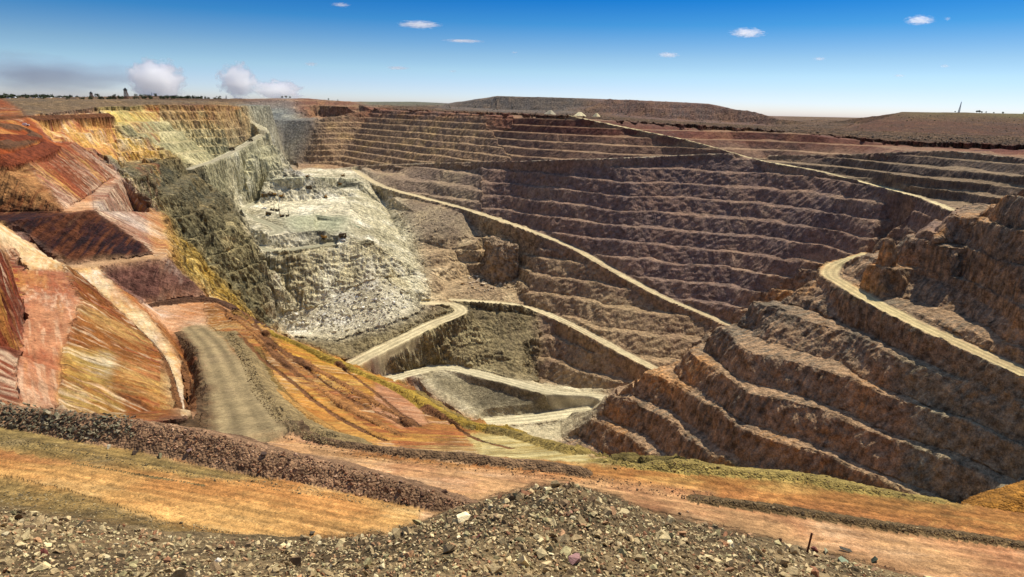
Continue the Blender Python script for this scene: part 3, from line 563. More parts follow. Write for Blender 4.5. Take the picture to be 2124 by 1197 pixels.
def ground_material():
    m = bpy.data.materials.new('ground_rock'); m.use_nodes = True; t = m.node_tree; N_ = t.nodes; K = t.links
    b = N_['Principled BSDF']; b.inputs['Roughness'].default_value = 0.95; b.inputs['Specular IOR Level'].default_value = 0.12
    g = N_.new('ShaderNodeNewGeometry')
    ac = N_.new('ShaderNodeAttribute'); ac.attribute_name = 'Col'
    ar = N_.new('ShaderNodeAttribute'); ar.attribute_name = 'Rub'
    al = N_.new('ShaderNodeAttribute'); al.attribute_name = 'Rel'
    def noise(scale, det, rough=0.6):
        n = N_.new('ShaderNodeTexNoise'); n.inputs['Scale'].default_value = scale; n.inputs['Detail'].default_value = det; n.inputs['Roughness'].default_value = rough
        K.new(g.outputs['Position'], n.inputs['Vector']); return n.outputs['Fac']
    def math_(op, a, c=None, v=None):
        n = N_.new('ShaderNodeMath'); n.operation = op; K.new(a, n.inputs[0])
        if c is not None: K.new(c, n.inputs[1])
        if v is not None: n.inputs[1].default_value = v
        return n.outputs[0]
    def vor(scale, metric='EUCLIDEAN'):
        n = N_.new('ShaderNodeTexVoronoi'); n.distance = metric; n.inputs['Scale'].default_value = scale; K.new(g.outputs['Position'], n.inputs['Vector']); return n
    na = noise(0.16, 9, 0.72); nb = noise(1.1, 7, 0.7)
    v1 = vor(0.9); v2 = vor(3.1)
    mr = N_.new('ShaderNodeMapRange'); mr.inputs[1].default_value = 0.36; mr.inputs[2].default_value = 0.64; mr.inputs[3].default_value = 0.36; mr.inputs[4].default_value = 1.62; K.new(na, mr.inputs[0])
    mb = N_.new('ShaderNodeMapRange'); mb.inputs[1].default_value = 0.35; mb.inputs[2].default_value = 0.65; mb.inputs[3].default_value = 0.72; mb.inputs[4].default_value = 1.28; K.new(nb, mb.inputs[0])
    mq = N_.new('ShaderNodeMix'); mq.data_type = 'FLOAT'; mq.inputs[2].default_value = 1.0; K.new(mr.outputs[0], mq.inputs[3]); K.new(math_('MINIMUM', math_('ADD', al.outputs['Fac'], v=0.30), v=1.0), mq.inputs[0])
    ng = noise(7.0, 5, 0.75); mg = N_.new('ShaderNodeMapRange'); mg.inputs[1].default_value = 0.38; mg.inputs[2].default_value = 0.62; mg.inputs[3].default_value = 0.68; mg.inputs[4].default_value = 1.32; K.new(ng, mg.inputs[0])
    fac = math_('MULTIPLY', math_('MULTIPLY', mq.outputs[0], mb.outputs[0]), mg.outputs[0])
    # stones of differing tone in rubble
    sv_ = N_.new('ShaderNodeSeparateColor'); K.new(v1.outputs['Color'], sv_.inputs[0])
    st_ = N_.new('ShaderNodeMapRange'); st_.inputs[3].default_value = 0.65; st_.inputs[4].default_value = 1.35; K.new(sv_.outputs[0], st_.inputs[0])
    mx = N_.new('ShaderNodeMix'); mx.data_type = 'FLOAT'; mx.inputs[2].default_value = 1.0; K.new(st_.outputs[0], mx.inputs[3]); K.new(math_('MINIMUM', ar.outputs['Fac'], v=0.8), mx.inputs[0])
    fac = math_('MULTIPLY', fac, mx.outputs[0])
    vm = N_.new('ShaderNodeVectorMath'); vm.operation = 'SCALE'; K.new(ac.outputs['Color'], vm.inputs[0]); K.new(fac, vm.inputs['Scale'])
    K.new(vm.outputs[0], b.inputs['Base Color'])
    # relief finer than the mesh
    h1 = math_('MULTIPLY', noise(0.22, 10, 0.68), al.outputs['Fac']); h1 = math_('MULTIPLY', h1, v=6.0)
    h2 = math_('MULTIPLY', math_('MULTIPLY', v1.outputs['Distance'], ar.outputs['Fac']), v=-0.5)
    h3 = math_('MULTIPLY', math_('MULTIPLY', v2.outputs['Distance'], ar.outputs['Fac']), v=-0.28)
    v3 = vor(0.20, 'CHEBYCHEV'); v4 = vor(0.55, 'CHEBYCHEV')          # blocky joints in the blasted rock
    h4 = math_('MULTIPLY', math_('ADD', math_('MULTIPLY', v3.outputs['Distance'], v=-2.6), math_('MULTIPLY', v4.outputs['Distance'], v=-0.9)), math_('MINIMUM', al.outputs['Fac'], v=0.8))
    hh = math_('ADD', math_('ADD', math_('ADD', h1, h4), h2), h3); hh = math_('ADD', math_('ADD', hh, math_('MULTIPLY', nb, v=0.14)), math_('MULTIPLY', ng, v=0.05))
    bp = N_.new('ShaderNodeBump'); bp.inputs['Strength'].default_value = 1.0; bp.inputs['Distance'].default_value = 1.0; K.new(hh, bp.inputs['Height'])
    K.new(bp.outputs[0], b.inputs['Normal'])
    return m
MG = ground_material()

def setting(name, label, mask):
    """the faces of the land that belong to one part of the setting become one object"""
    if not mask.any(): return None
    f = fa[mask]; u_, inv = np.unique(f, return_inverse=True); inv = inv.reshape(-1, 4)
    me = bpy.data.meshes.new(name); me.vertices.add(len(u_)); me.vertices.foreach_set('co', cov[u_].ravel())
    me.loops.add(inv.size); me.loops.foreach_set('vertex_index', inv.ravel().astype(np.int32))
    me.polygons.add(len(inv)); me.polygons.foreach_set('loop_start', np.arange(0, inv.size, 4, dtype=np.int32))
    c4 = np.ones((len(u_), 4), f32); c4[:, :3] = COL.reshape(-1, 3)[u_]
    a = me.attributes.new('Col', 'FLOAT_COLOR', 'POINT'); a.data.foreach_set('color', c4.ravel())
    a = me.attributes.new('Rub', 'FLOAT', 'POINT'); a.data.foreach_set('value', RUB.ravel()[u_].astype(f32))
    a = me.attributes.new('Rel', 'FLOAT', 'POINT'); a.data.foreach_set('value', REL.ravel()[u_].astype(f32))
    me.update()
    (me.shade_flat if name in ('pit_wall', 'waste_hills', 'pit_floor', 'plain') else me.shade_smooth)(); me.materials.append(MG)
    o = bpy.data.objects.new(name, me); scene.collection.objects.link(o)
    o['kind'] = 'structure'; o['label'] = label; o['category'] = name.replace('_', ' ')
    return o
cov = np.stack(Zs, -1).reshape(-1, 3).astype(f32)
idx = np.arange(NRr * NT).reshape(NRr, NT)
fa = np.stack([idx[:-1, :-1], idx[:-1, 1:], idx[1:, 1:], idx[1:, :-1]], -1).reshape(-1, 4)
fz = ZI[:-1, :-1].ravel(); fr = RID[:-1, :-1].ravel()
gname = np.array([z['g'] for z in ZN])[fz]; taken = fr >= 0
for ri, (pts, w, lab) in enumerate(ROADS): setting('haul_road', lab, fr == ri)
GL = {'pit_wall': 'stepped rock walls of the open pit with berms and steep faces', 'pit_floor': 'pale dusty working floor and bottom of the open pit', 'pit_bench': 'pink and cream level berms on the near left slopes',
      'slope': 'orange and yellow eroded slopes dropping to the near rim', 'ground': 'reddish dirt strips along the near rim of the pit', 'haul_road': 'wide orange dirt road along the near rim with olive edges',
      'plateau': 'flat brown land beyond the far rim of the pit', 'spoil_heap': 'flat topped heaps of mine waste along the horizon'}
for gn, lab in GL.items(): setting({'pit_bench': 'terrain_berm', 'slope': 'terrain_slope', 'spoil_heap': 'waste_hills', 'plateau': 'plain'}.get(gn, gn), lab, (gname == gn) & ~taken)

# ------------------------------------------------------------------ helpers for the things standing in the pit
def mat(name, rgb, rough=0.8, metal=0.0, var=0.35, scale=3.0):
    m = bpy.data.materials.new(name); m.use_nodes = True; t = m.node_tree; b = t.nodes['Principled BSDF']
    b.inputs['Roughness'].default_value = rough; b.inputs['Metallic'].default_value = metal; b.inputs['Specular IOR Level'].default_value = 0.25
    g = t.nodes.new('ShaderNodeNewGeometry'); n = t.nodes.new('ShaderNodeTexNoise'); n.inputs['Scale'].default_value = scale; n.inputs['Detail'].default_value = 6
    t.links.new(g.outputs['Position'], n.inputs['Vector'])
    r = t.nodes.new('ShaderNodeMapRange'); r.inputs[1].default_value = 0.3; r.inputs[2].default_value = 0.7; r.inputs[3].default_value = 1 - var; r.inputs[4].default_value = 1 + var
    t.links.new(n.outputs['Fac'], r.inputs[0]); v = t.nodes.new('ShaderNodeVectorMath'); v.operation = 'SCALE'; v.inputs[0].default_value = lin(*rgb)
    t.links.new(r.outputs[0], v.inputs['Scale']); t.links.new(v.outputs[0], b.inputs['Base Color'])
    return m
M_YEL = mat('dusty_ochre_paint', (150,112,52), 0.6); M_DRK = mat('dark_steel', (52,48,44), 0.6, 0.3); M_BODY = mat('dusty_truck_body', (92,80,60), 0.7)
M_TYR = mat('tyre_rubber', (34,33,32), 0.9); M_GLS = mat('cab_glass', (30,40,48), 0.15); M_WHT = mat('white_paint', (214,210,200), 0.6); M_RST = mat('rusty_steel', (96,52,34), 0.85)
M_GRY = mat('grey_steel', (128,134,142), 0.6, 0.2); M_TRK = mat('tree_bark', (78,64,50), 0.9); M_LEAF = mat('leaf', (62,70,40), 0.9, var=0.5, scale=0.6); M_ROOF = mat('pale_roof', (206,206,200), 0.5); M_WALLB = mat('house_wall', (168,146,120), 0.8)

class MB:
    def __init__(s): s.bm = bmesh.new()
    def box(s, c, d, rot=None, taper=1.0, bev=0.0):
        vs_ = []
        for z in (-1, 1):
            k = taper if z > 0 else 1.0
            for x, y in ((-1, -1), (1, -1), (1, 1), (-1, 1)):
                v = Vector((x * d[0] / 2 * k, y * d[1] / 2 * k, z * d[2] / 2))
                if rot is not None: v = rot @ v
                vs_.append(s.bm.verts.new(v + Vector(c)))
        for f in ((0, 3, 2, 1), (4, 5, 6, 7), (0, 1, 5, 4), (1, 2, 6, 5), (2, 3, 7, 6), (3, 0, 4, 7)): s.bm.faces.new([vs_[i] for i in f])
        return s
    def bar(s, a, b, w, w2=None):
        a = Vector(a); b = Vector(b); q = (b - a).to_track_quat('Z', 'Y').to_matrix(); w2 = w if w2 is None else w2
        return s.box((a + b) / 2, (w, w, (b - a).length), q, w2 / w)
    def cyl(s, c, r, h, axis='Z', n=16, r2=None):
        r2 = r if r2 is None else r2; R = {'Z': Matrix.Identity(3), 'X': Matrix.Rotation(math.pi / 2, 3, 'Y'), 'Y': Matrix.Rotation(math.pi / 2, 3, 'X')}[axis]
        lo = [s.bm.verts.new(R @ Vector((r * math.cos(2 * math.pi * i / n), r * math.sin(2 * math.pi * i / n), -h / 2)) + Vector(c)) for i in range(n)]
        hi = [s.bm.verts.new(R @ Vector((r2 * math.cos(2 * math.pi * i / n), r2 * math.sin(2 * math.pi * i / n), h / 2)) + Vector(c)) for i in range(n)]
        for i in range(n): s.bm.faces.new((lo[i], lo[(i + 1) % n], hi[(i + 1) % n], hi[i]))
        s.bm.faces.new(lo[::-1]); s.bm.faces.new(hi); return s
    def prism(s, prof, y0, y1):                                       # profile in x,z extruded along y
        a = [s.bm.verts.new((x, y0, z)) for x, z in prof]; b = [s.bm.verts.new((x, y1, z)) for x, z in prof]; n = len(prof)
        for i in range(n): s.bm.faces.new((a[i], a[(i + 1) % n], b[(i + 1) % n], b[i]))
        s.bm.faces.new(a[::-1]); s.bm.faces.new(b); return s
    def build(s, name, m, parent=None):
        bmesh.ops.recalc_face_normals(s.bm, faces=s.bm.faces); me = bpy.data.meshes.new(name); s.bm.to_mesh(me); s.bm.free(); me.shade_flat(); me.materials.append(m)
        o = bpy.data.objects.new(name, me); scene.collection.objects.link(o); o.parent = parent; return o
def empty(name): o = bpy.data.objects.new(name, None); scene.collection.objects.link(o); o.empty_display_size = 0.5; return o
def tag(o, label, cat, group=None):
    o['label'] = label; o['category'] = cat
    if group: o['group'] = group
    return o
def dup(root):
    r = root.copy(); scene.collection.objects.link(r)
    for ch in list(root.children):
        c = ch.copy(); scene.collection.objects.link(c); c.parent = r
        for g_ in ch.children: d = g_.copy(); scene.collection.objects.link(d); d.parent = c
    return r
# after the relief: where pixel rays meet the finished land
ZF = Zs[2]
def gz(x, y):
    r = math.hypot(x, y); t = math.atan2(x, y); i = int(np.clip(np.searchsorted(rr, r), 1, NRr - 1)); j = int(np.clip(np.searchsorted(th, t), 1, NT - 1))
    u = (r - rr[i-1]) / (rr[i] - rr[i-1]); v = (t - th[j-1]) / (th[j] - th[j-1])
    return ZF[i-1, j-1] * (1-u) * (1-v) + ZF[i, j-1] * u * (1-v) + ZF[i-1, j] * (1-u) * v + ZF[i, j] * u * v
Z = ZF
SL = ZF / rr[:, None]
SLM = np.maximum.accumulate(SL[100:], axis=0)
def hits(px, py):
    """many pixels at once"""
    d = rgt * (px[:, None] - CX) + upv * (CY - py[:, None]) + fwd * FPX
    t = np.arctan2(d[:, 0], d[:, 1]); tn = d[:, 2] / np.hypot(d[:, 0], d[:, 1])
    j = np.clip(np.searchsorted(th, t), 1, NT - 1); outp = np.zeros((len(px), 3))
    for k in range(len(px)):
        i = min(int(np.searchsorted(SLM[:, j[k]], tn[k])) + 100, NRr - 1); s0, s1 = SL[i-1, j[k]], SL[i, j[k]]; f_ = min(max((tn[k] - s0) / (s1 - s0 + 1e-12), 0), 1)
        r = rr[i-1] + (rr[i] - rr[i-1]) * f_; outp[k] = r * math.sin(t[k]), r * math.cos(t[k]), r * tn[k] if i < NRr - 1 else ZF[i, j[k]]
    return outp
def hit1(px, py): return Vector(hits(np.array([float(px)]), np.array([float(py)]))[0])

# ------------------------------------------------------------------ mine machines
def make_truck():
    r = empty('haul_truck'); b = MB(); b.box((0, 0, 1.35), (8.2, 2.4, 0.7)); b.box((3.6, 0, 2.0), (1.6, 3.8, 1.1)); b.build('chassis', M_DRK, r)
    b = MB(); b.prism([(-4.6, 3.6), (-4.2, 2.4), (-0.5, 2.0), (1.9, 2.9), (2.2, 4.9), (4.6, 5.2), (4.6, 5.5), (1.9, 5.5), (-4.6, 4.6)], -2.6, 2.6); b.build('dump_bed', M_BODY, r)
    c = MB().box((3.1, 1.2, 3.6), (1.7, 1.9, 1.7), taper=0.92).build('cab', M_YEL, r); MB().box((3.98, 1.2, 3.85), (0.06, 1.5, 0.8)).build('windscreen', M_GLS, c)
    for x, y, w in ((2.9, 2.05, 0.9), (2.9, -2.05, 0.9), (-2.6, 1.75, 1.7), (-2.6, -1.75, 1.7)):
        wh = MB().cyl((x, y, 1.25), 1.25, w, 'Y', 18).build('wheel', M_TYR, r); MB().cyl((x, y + math.copysign(w / 2 + 0.02, y), 1.25), 0.6, 0.1, 'Y', 14).build('rim', M_YEL, wh)
    return r
def make_excavator():
    r = empty('excavator')
    for y in (-1.9, 1.9): MB().prism([(-3.1, 0.35), (-2.6, 0), (2.6, 0), (3.1, 0.35), (3.1, 0.8), (2.6, 1.2), (-2.6, 1.2), (-3.1, 0.8)], y - 0.5, y + 0.5).build('track', M_DRK, r)
    b = MB(); b.box((0, 0, 1.0), (2.2, 3.0, 0.8)); b.cyl((0, 0, 1.45), 1.2, 0.3); b.build('undercarriage', M_DRK, r)
    b = MB(); b.box((-0.7, 0, 2.7), (4.8, 4.0, 2.0), taper=0.95); b.box((-2.6, 0, 2.5), (1.2, 4.2, 1.8)); b.build('house', M_YEL, r)
    c = MB().box((1.4, 1.35, 3.4), (1.6, 1.3, 1.9), taper=0.9).build('cab', M_YEL, r); MB().box((2.2, 1.35, 3.6), (0.06, 1.1, 1.2)).build('windscreen', M_GLS, c)
    b = MB(); b.bar((1.4, -0.3, 2.6), (4.3, -0.3, 6.2), 0.95, 0.85); b.bar((4.3, -0.3, 6.2), (6.7, -0.3, 5.7), 0.85, 0.7); b.build('boom', M_YEL, r)
    b = MB(); b.bar((6.9, -0.3, 6.4), (5.9, -0.3, 2.4), 0.75, 0.55); b.build('stick', M_YEL, r)
    MB().prism([(5.5, 2.6), (6.3, 2.4), (6.2, 1.2), (5.5, 0.3), (4.6, 0.7), (4.7, 1.3)], -1.3, 0.7).build('bucket', M_DRK, r)
    return r
def make_drill():
    r = empty('drill_rig')
    for y in (-1.4, 1.4): MB().prism([(-2.6, 0.3), (-2.2, 0), (2.2, 0), (2.6, 0.3), (2.6, 0.7), (2.2, 1.0), (-2.2, 1.0), (-2.6, 0.7)], y - 0.4, y + 0.4).build('track', M_DRK, r)
    b = MB(); b.box((0, 0, 1.4), (6.4, 3.0, 0.7)); b.box((-1.4, 0, 2.5), (3.2, 2.6, 1.6)); b.build('deck', M_BODY, r)
    c = MB().box((2.0, 1.0, 2.7), (1.5, 1.3, 1.9)).build('cab', M_YEL, r); MB().box((2.78, 1.0, 2.9), (0.06, 1.0, 1.0)).build('windscreen', M_GLS, c)
    b = MB()
    for x, y in ((2.5, -0.9), (3.2, -0.9), (2.5, -0.2), (3.2, -0.2)): b.bar((x, y, 1.2), (x, y, 11.0), 0.22)
    for k in range(9): b.box((2.85, -0.55, 1.6 + k * 1.15), (0.9, 0.9, 0.22))
    b.build('mast', M_DRK, r); return r
def make_ute():
    r = empty('light_vehicle'); MB().prism([(-2.4, 0.5), (2.5, 0.5), (2.5, 1.1), (1.3, 1.25), (0.7, 1.9), (-0.7, 1.9), (-0.9, 1.2), (-2.4, 1.2)], -0.95, 0.95).build('body', M_WHT, r)
    MB().prism([(0.72, 1.3), (1.25, 1.28), (0.72, 1.84)], -0.8, 0.8).build('windscreen', M_GLS, r)
    for x in (-1.5, 1.6):
        for y in (-0.9, 0.9): MB().cyl((x, y, 0.42), 0.42, 0.3, 'Y', 12).build('wheel', M_TYR, r)
    return r
def place(proto_list, maker, spots, cat, group):
    first = None
    for px, py, yaw, label, sc in spots:
        o = maker() if first is None else dup(first); first = first or o
        p = hit1(px, py); o.location = p; o.rotation_euler = (0, 0, math.radians(yaw)); o.scale = (sc, sc, sc); tag(o, label, cat, group)
place(None, make_truck, [(641,392,20,'dark haul truck parked below the shaded scarp of the pale working floor',1.0), (549,409,200,'dark haul truck on the grey road at the left edge of the pale floor',1.05),
    (560,406,150,'dark haul truck being loaded beside the excavators at the left of the pale floor',0.8), (711,493,10,'haul truck under the dark low face on the lowest working floor',1.05),
    (481,312,35,'dark haul truck climbing the pale ramp on the far left wall, lower of the two',0.9), (520,293,35,'small dark haul truck on the pale ramp near its upper bend',0.8), (557,446,175,'low dark haul truck left of the pair of drill masts',0.8)], 'haul truck', 'haul trucks in the pit')
place(None, make_excavator, [(569,406,200,'excavator with raised boom loading a truck at the left of the pale floor',1.0), (584,410,330,'excavator with reaching boom just right of the loading group',1.0), (676,411,100,'lone dark excavator in the middle of the pale floor',1.0),
    (705,384,190,'ochre excavator digging at the shaded scarp behind the pale floor',1.0), (671,496,160,'large excavator at the dark low face of the lowest working floor',1.15), (637,368,330,'excavator on the highest pale tier near its middle',0.8), (711,366,330,'excavator with long boom at the right end of the highest pale tier',0.9)], 'excavator', 'excavators in the pit')
place(None, make_drill, [(565,437,10,'tall drill rig, left one of the pair standing close together on the pale floor',0.95), (575,438,10,'tall drill rig, right one of the pair standing close together on the pale floor',0.95), (585,450,190,'tall drill rig near the front edge of the pale floor',1.0),
    (596,449,30,'shorter drill rig beside the tall one at the front edge of the pale floor',0.7), (591,366,40,'small drill rig at the left end of the highest pale tier',0.7), (609,367,40,'tiny drill rig left of the excavator on the highest pale tier',0.6)], 'drill rig', 'drill rigs on the pale floor')
place(None, make_ute, [(712,500,0,'small white utility vehicle near the haul truck on the lowest floor',1.2), (548,434,5,'pale utility vehicle beside the drill pair on the working floor',1.5), (51,262,30,'pale utility vehicle parked on the orange ramp at the upper left',1.2)], 'utility vehicle', 'light vehicles in the mine')

# ------------------------------------------------------------------ structures on the skyline
def on_land(px, d):
    v = ray(px, 226 + 0.025 * (px - CX)); v = v * (d * S / v[1]); return Vector((v[0], v[1], gz(v[0], v[1])))
def px_size(n, p): return n * (p.dot(Vector(fwd))) / FPX               # metres that cover n photograph pixels at p
def headframe(px, d, hpx, wpx, label):
    p = on_land(px, d); h = px_size(hpx, p); w = px_size(wpx, p); r = empty('headframe_tower'); r.location = p
    b = MB(); legs = [(-w/2, -w/2), (w/2, -w/2), (w/2, w/2), (-w/2, w/2)]
    for x, y in legs: b.bar((x, y, -4), (x * 0.6, y * 0.6, h * 0.86), w * 0.16)
    for k in range(6):
        f0 = k / 6; s0 = 1 - 0.4 * f0
        for i in range(4):
            a, c = legs[i], legs[(i + 1) % 4]; b.bar((a[0]*s0, a[1]*s0, h*0.86*f0), (c[0]*(s0-.06), c[1]*(s0-.06), h*0.86*(f0+1/6)), w * 0.1)
    b.build('frame', M_RST, r)
    MB().box((0, 0, h * 0.9), (w * 0.95, w * 0.95, h * 0.12)).build('top_platform', M_DRK, r); MB().cyl((0, 0, h * 1.0), w * 0.32, w * 0.14, 'Y', 18).build('sheave_wheel', M_DRK, r)
    b = MB(); b.bar((w * 0.3, 0, h * 0.8), (w * 1.6, 0, -2), w * 0.12); b.build('back_leg', M_RST, r)
    tag(r, label, 'headframe')
headframe(190, 2300, 13, 5, 'small dark headframe tower rising from the woodland at far left'); headframe(262, 2200, 20, 6, 'tallest rusty headframe tower on the left skyline')
def mast(px, d, hpx, wpx, label, name='lattice_mast', lean=0.0):
    p = on_land(px, d); h = px_size(hpx, p); w = px_size(wpx, p); r = empty(name); r.location = p; r.rotation_euler = (0, lean, 0)
    b = MB()
    for x, y in ((-1, -1), (1, -1), (0, 1)): b.bar((x * w / 2, y * w / 2, -2), (x * w * 0.12, y * w * 0.12, h), w * 0.28, w * 0.12)
    for k in range(14):
        z = h * k / 14; s0 = 1 - 0.76 * k / 14; b.bar((-w/2*s0, -w/2*s0, z), (w/2*s0, -w/2*s0, z + h/14), w * 0.13); b.bar((w/2*s0, -w/2*s0, z), (0, w/2*s0, z + h/14), w * 0.13)
    b.build('lattice', M_GRY, r); MB().bar((0, 0, h), (0, 0, h * 1.14), w * 0.12, w * 0.05).build('antenna', M_GRY, r); tag(r, label, 'mast')
mast(1985, 1310, 21, 3.2, 'slender pale blue grey mast alone on the right hand waste heap', lean=math.radians(6)); mast(316, 2500, 8, 1.6, 'thin short mast on the low hill at left of the steam')
mast(470, 1330, 7, 2.2, 'short dark post on the ridge left of the steam plume')

# a small pale town among the trees
for i, (px, w, h, off) in enumerate(((18,9,3.2,0),(28,8,3.4,20),(39,5,2.6,-10),(61,6,3,0),(72,8,3.4,14),(84,9,3.6,0),(92,7,3,10),(103,9,3.4,5),(124,6,3,0),(133,5,2.6,0))):
    p = on_land(px, 2150 + off * 8); ww = px_size(w, p); hh = px_size(h, p); r = empty('house'); r.location = p + Vector((0, 0, px_size(0.5, p)))
    MB().box((0, 0, hh * 0.15), (ww, ww * 0.6, hh * 1.3)).build('wall', M_WALLB, r); MB().prism([(-ww*.55, hh*.8), (ww*.55, hh*.8), (ww*.4, hh*1.35), (-ww*.4, hh*1.35)], -ww*.36, ww*.36).build('roof', M_ROOF, r)
    where = ['leftmost of all', 'second from the left edge', 'smallest near the left edge', 'just right of a wide gap of trees', 'fourth of the row before the middle', 'widest in the middle', 'between the two widest roofs', 'second widest toward the right', 'narrow, second from the right end', 'smallest at the right end'][i]
    tag(r, 'pale roofed house among the far left trees, ' + where, 'house', 'pale houses in the far woodland')

def leaf_cloud(n, rx, rz, leaf, seed):
    g = np.random.default_rng(seed); v = g.normal(size=(n, 3)); v /= np.linalg.norm(v, axis=1)[:, None]; v *= (g.random(n) ** 0.4)[:, None]
    lump = 1 + 0.35 * np.sin(v[:, 0] * 5 + seed) * np.cos(v[:, 1] * 4 + seed * 2); c = v * lump[:, None] * np.array([rx, rx, rz])
    a = g.normal(size=(n, 3)); b = g.normal(size=(n, 3)); a /= np.linalg.norm(a, axis=1)[:, None]; b -= a * (a * b).sum(1)[:, None]; b /= np.linalg.norm(b, axis=1)[:, None]
    s_ = leaf * (0.6 + 0.8 * g.random(n))[:, None]
    return np.stack([c + a * s_, c + b * s_ * 0.8, c - a * s_, c - b * s_ * 0.8], 1)
def quads(name, q, m, parent=None):
    me = bpy.data.meshes.new(name); nq = len(q); me.vertices.add(nq * 4); me.vertices.foreach_set('co', q.reshape(-1).astype(f32)); me.loops.add(nq * 4); me.loops.foreach_set('vertex_index', np.arange(nq * 4, dtype=np.int32))
    me.polygons.add(nq); me.polygons.foreach_set('loop_start', np.arange(0, nq * 4, 4, dtype=np.int32)); me.update(); me.shade_flat(); me.materials.append(m)
    o = bpy.data.objects.new(name, me); scene.collection.objects.link(o); o.parent = parent; return o
allq = []
for i in range(520):
    px = rng.uniform(-260, 455); d = rng.uniform(1900, 3600)
    if 0 < px < 140 and d < 2150 and rng.random() < 0.8: d += 300
    p = on_land(px, d); hpx = rng.uniform(3.5, 7.5) * (1.25 if px < 110 else 0.95) * 2200 / max(d, 2000); h = px_size(hpx, p); q = leaf_cloud(60, h * rng.uniform(0.5, 0.95), h * 0.55, h * 0.17, i)
    allq.append(q + np.array([p[0], p[1], p[2] + h * 0.5]))
wd = quads('far_woodland', np.concatenate(allq), M_LEAF); wd['kind'] = 'stuff'; tag(wd, 'dark green band of woodland along the left horizon', 'woodland')
TREES = [(586,1325,4.5),(594,1322,5.5),(602,1322,4.2),(682,1300,3.6),(701,1296,2.6),(1843,1335,2.4),(1978,1302,3.0),(2023,1298,5.2),(2028,1296,5.4),(2033,1297,3.8),(2042,1292,3.4),(2058,1289,3.0),(2077,1286,4.2),(2120,1280,3.6),(987,2080,2.4),(1882,1180,3.0),(1885,1230,2.6)]
TLAB = ['left of three round trees on the left ridge', 'tallest of three round trees on the left ridge', 'right of three round trees on the left ridge', 'lone bush on the red heap right of the steam', 'tiny bush at the right end of the red heap', 'tiny bush at the left shoulder of the right heap', 'low bush at the foot of the slender mast',
        'dark tree, left of the close pair on the right heap', 'dark tree, right of the close pair on the right heap', 'small bush just right of the close pair', 'low bush well right of the close pair', 'low bush midway between pair and frame edge', 'dark tree standing alone near the right frame edge', 'bush at the very right end of the skyline', 'tiny bush on the flat central heap', 'dark bush halfway up the right heap slope', 'dark bush under the left shoulder of the right heap']
for i, (px, d, hp) in enumerate(TREES):
    p = on_land(px, d); h = px_size(hp, p); r = empty('tree'); r.location = p
    b = MB(); b.bar((0, 0, -1), (0.05 * h, 0, h * 0.5), h * 0.1, h * 0.05); b.bar((0.03 * h, 0, h * 0.35), (0.25 * h, 0.1 * h, h * 0.65), h * 0.05, h * 0.03); b.bar((0.03 * h, 0, h * 0.35), (-0.22 * h, -0.1 * h, h * 0.68), h * 0.05, h * 0.03); b.build('trunk', M_TRK, r)
    c = quads('crown', leaf_cloud(220, h * 0.48, h * 0.36, h * 0.09, 900 + i) + np.array([0, 0, h * 0.66]), M_LEAF, r); tag(r, TLAB[i], 'tree', 'scattered trees on the heaps')

scrub = []
for i in range(420):
    px = rng.uniform(700, 2300); py = 226 + 0.025 * (px - CX) + rng.uniform(-8, 44) * (0.35 if px < 1400 else 1)
    v = Vector(hits(np.array([px]), np.array([py]))[0])
    if v.length < 950 or v.length > 6000: continue
    h = px_size(rng.uniform(0.9, 2.3), v); scrub.append(leaf_cloud(22, h * 0.75, h * 0.45, h * 0.24, 3000 + i) + np.array([v[0], v[1], v[2] + h * 0.3]))
sc_o = quads('scrub', np.concatenate(scrub), M_LEAF); sc_o['kind'] = 'stuff'; tag(sc_o, 'thin dark scrub dotted over the far plain and heaps', 'scrub')
# pale stockpiles on the far plain
def heap(px, py, d, wpx, hpx, rgb, label):
    p = on_land(px, d); w = px_size(wpx, p) / 2; h = px_size(hpx, p) + 3; bm = bmesh.new(); rows = 14; n = 40; prev = None
    for k in range(rows + 1):
        f = k / rows; ring = []
        for i in range(n):
            a = 2 * math.pi * i / n; rad = w * (1 - f) * (1 + 0.12 * math.sin(3 * a + px) + 0.06 * math.sin(7 * a)) + w * 0.10
            ring.append(bm.verts.new((rad * math.cos(a), rad * math.sin(a), h * min(f, 0.92 + 0.02 * math.sin(5 * a)) - 3)))
        if prev:
            for i in range(n): bm.faces.new((prev[i], prev[(i+1) % n], ring[(i+1) % n], ring[i]))
        prev = ring
    bm.faces.new(prev); me = bpy.data.meshes.new('stockpile'); bm.to_mesh(me); bm.free(); me.materials.append(mat('stockpile_ore', rgb, 0.95, var=0.3, scale=0.4))
    o = bpy.data.objects.new('stockpile', me); scene.collection.objects.link(o); o.location = p; tag(o, label, 'stockpile')
heap(1142, 226, 1400, 28, 9, (176,164,134), 'dull grey ore stockpile beyond the far rim, left of the pale pair'); heap(1203, 229, 1330, 30, 9, (232,214,164), 'wide pale cream stockpile beyond the far rim'); heap(1238, 230, 1300, 20, 9, (216,196,146), 'small pointed cream stockpile right of the wide one')

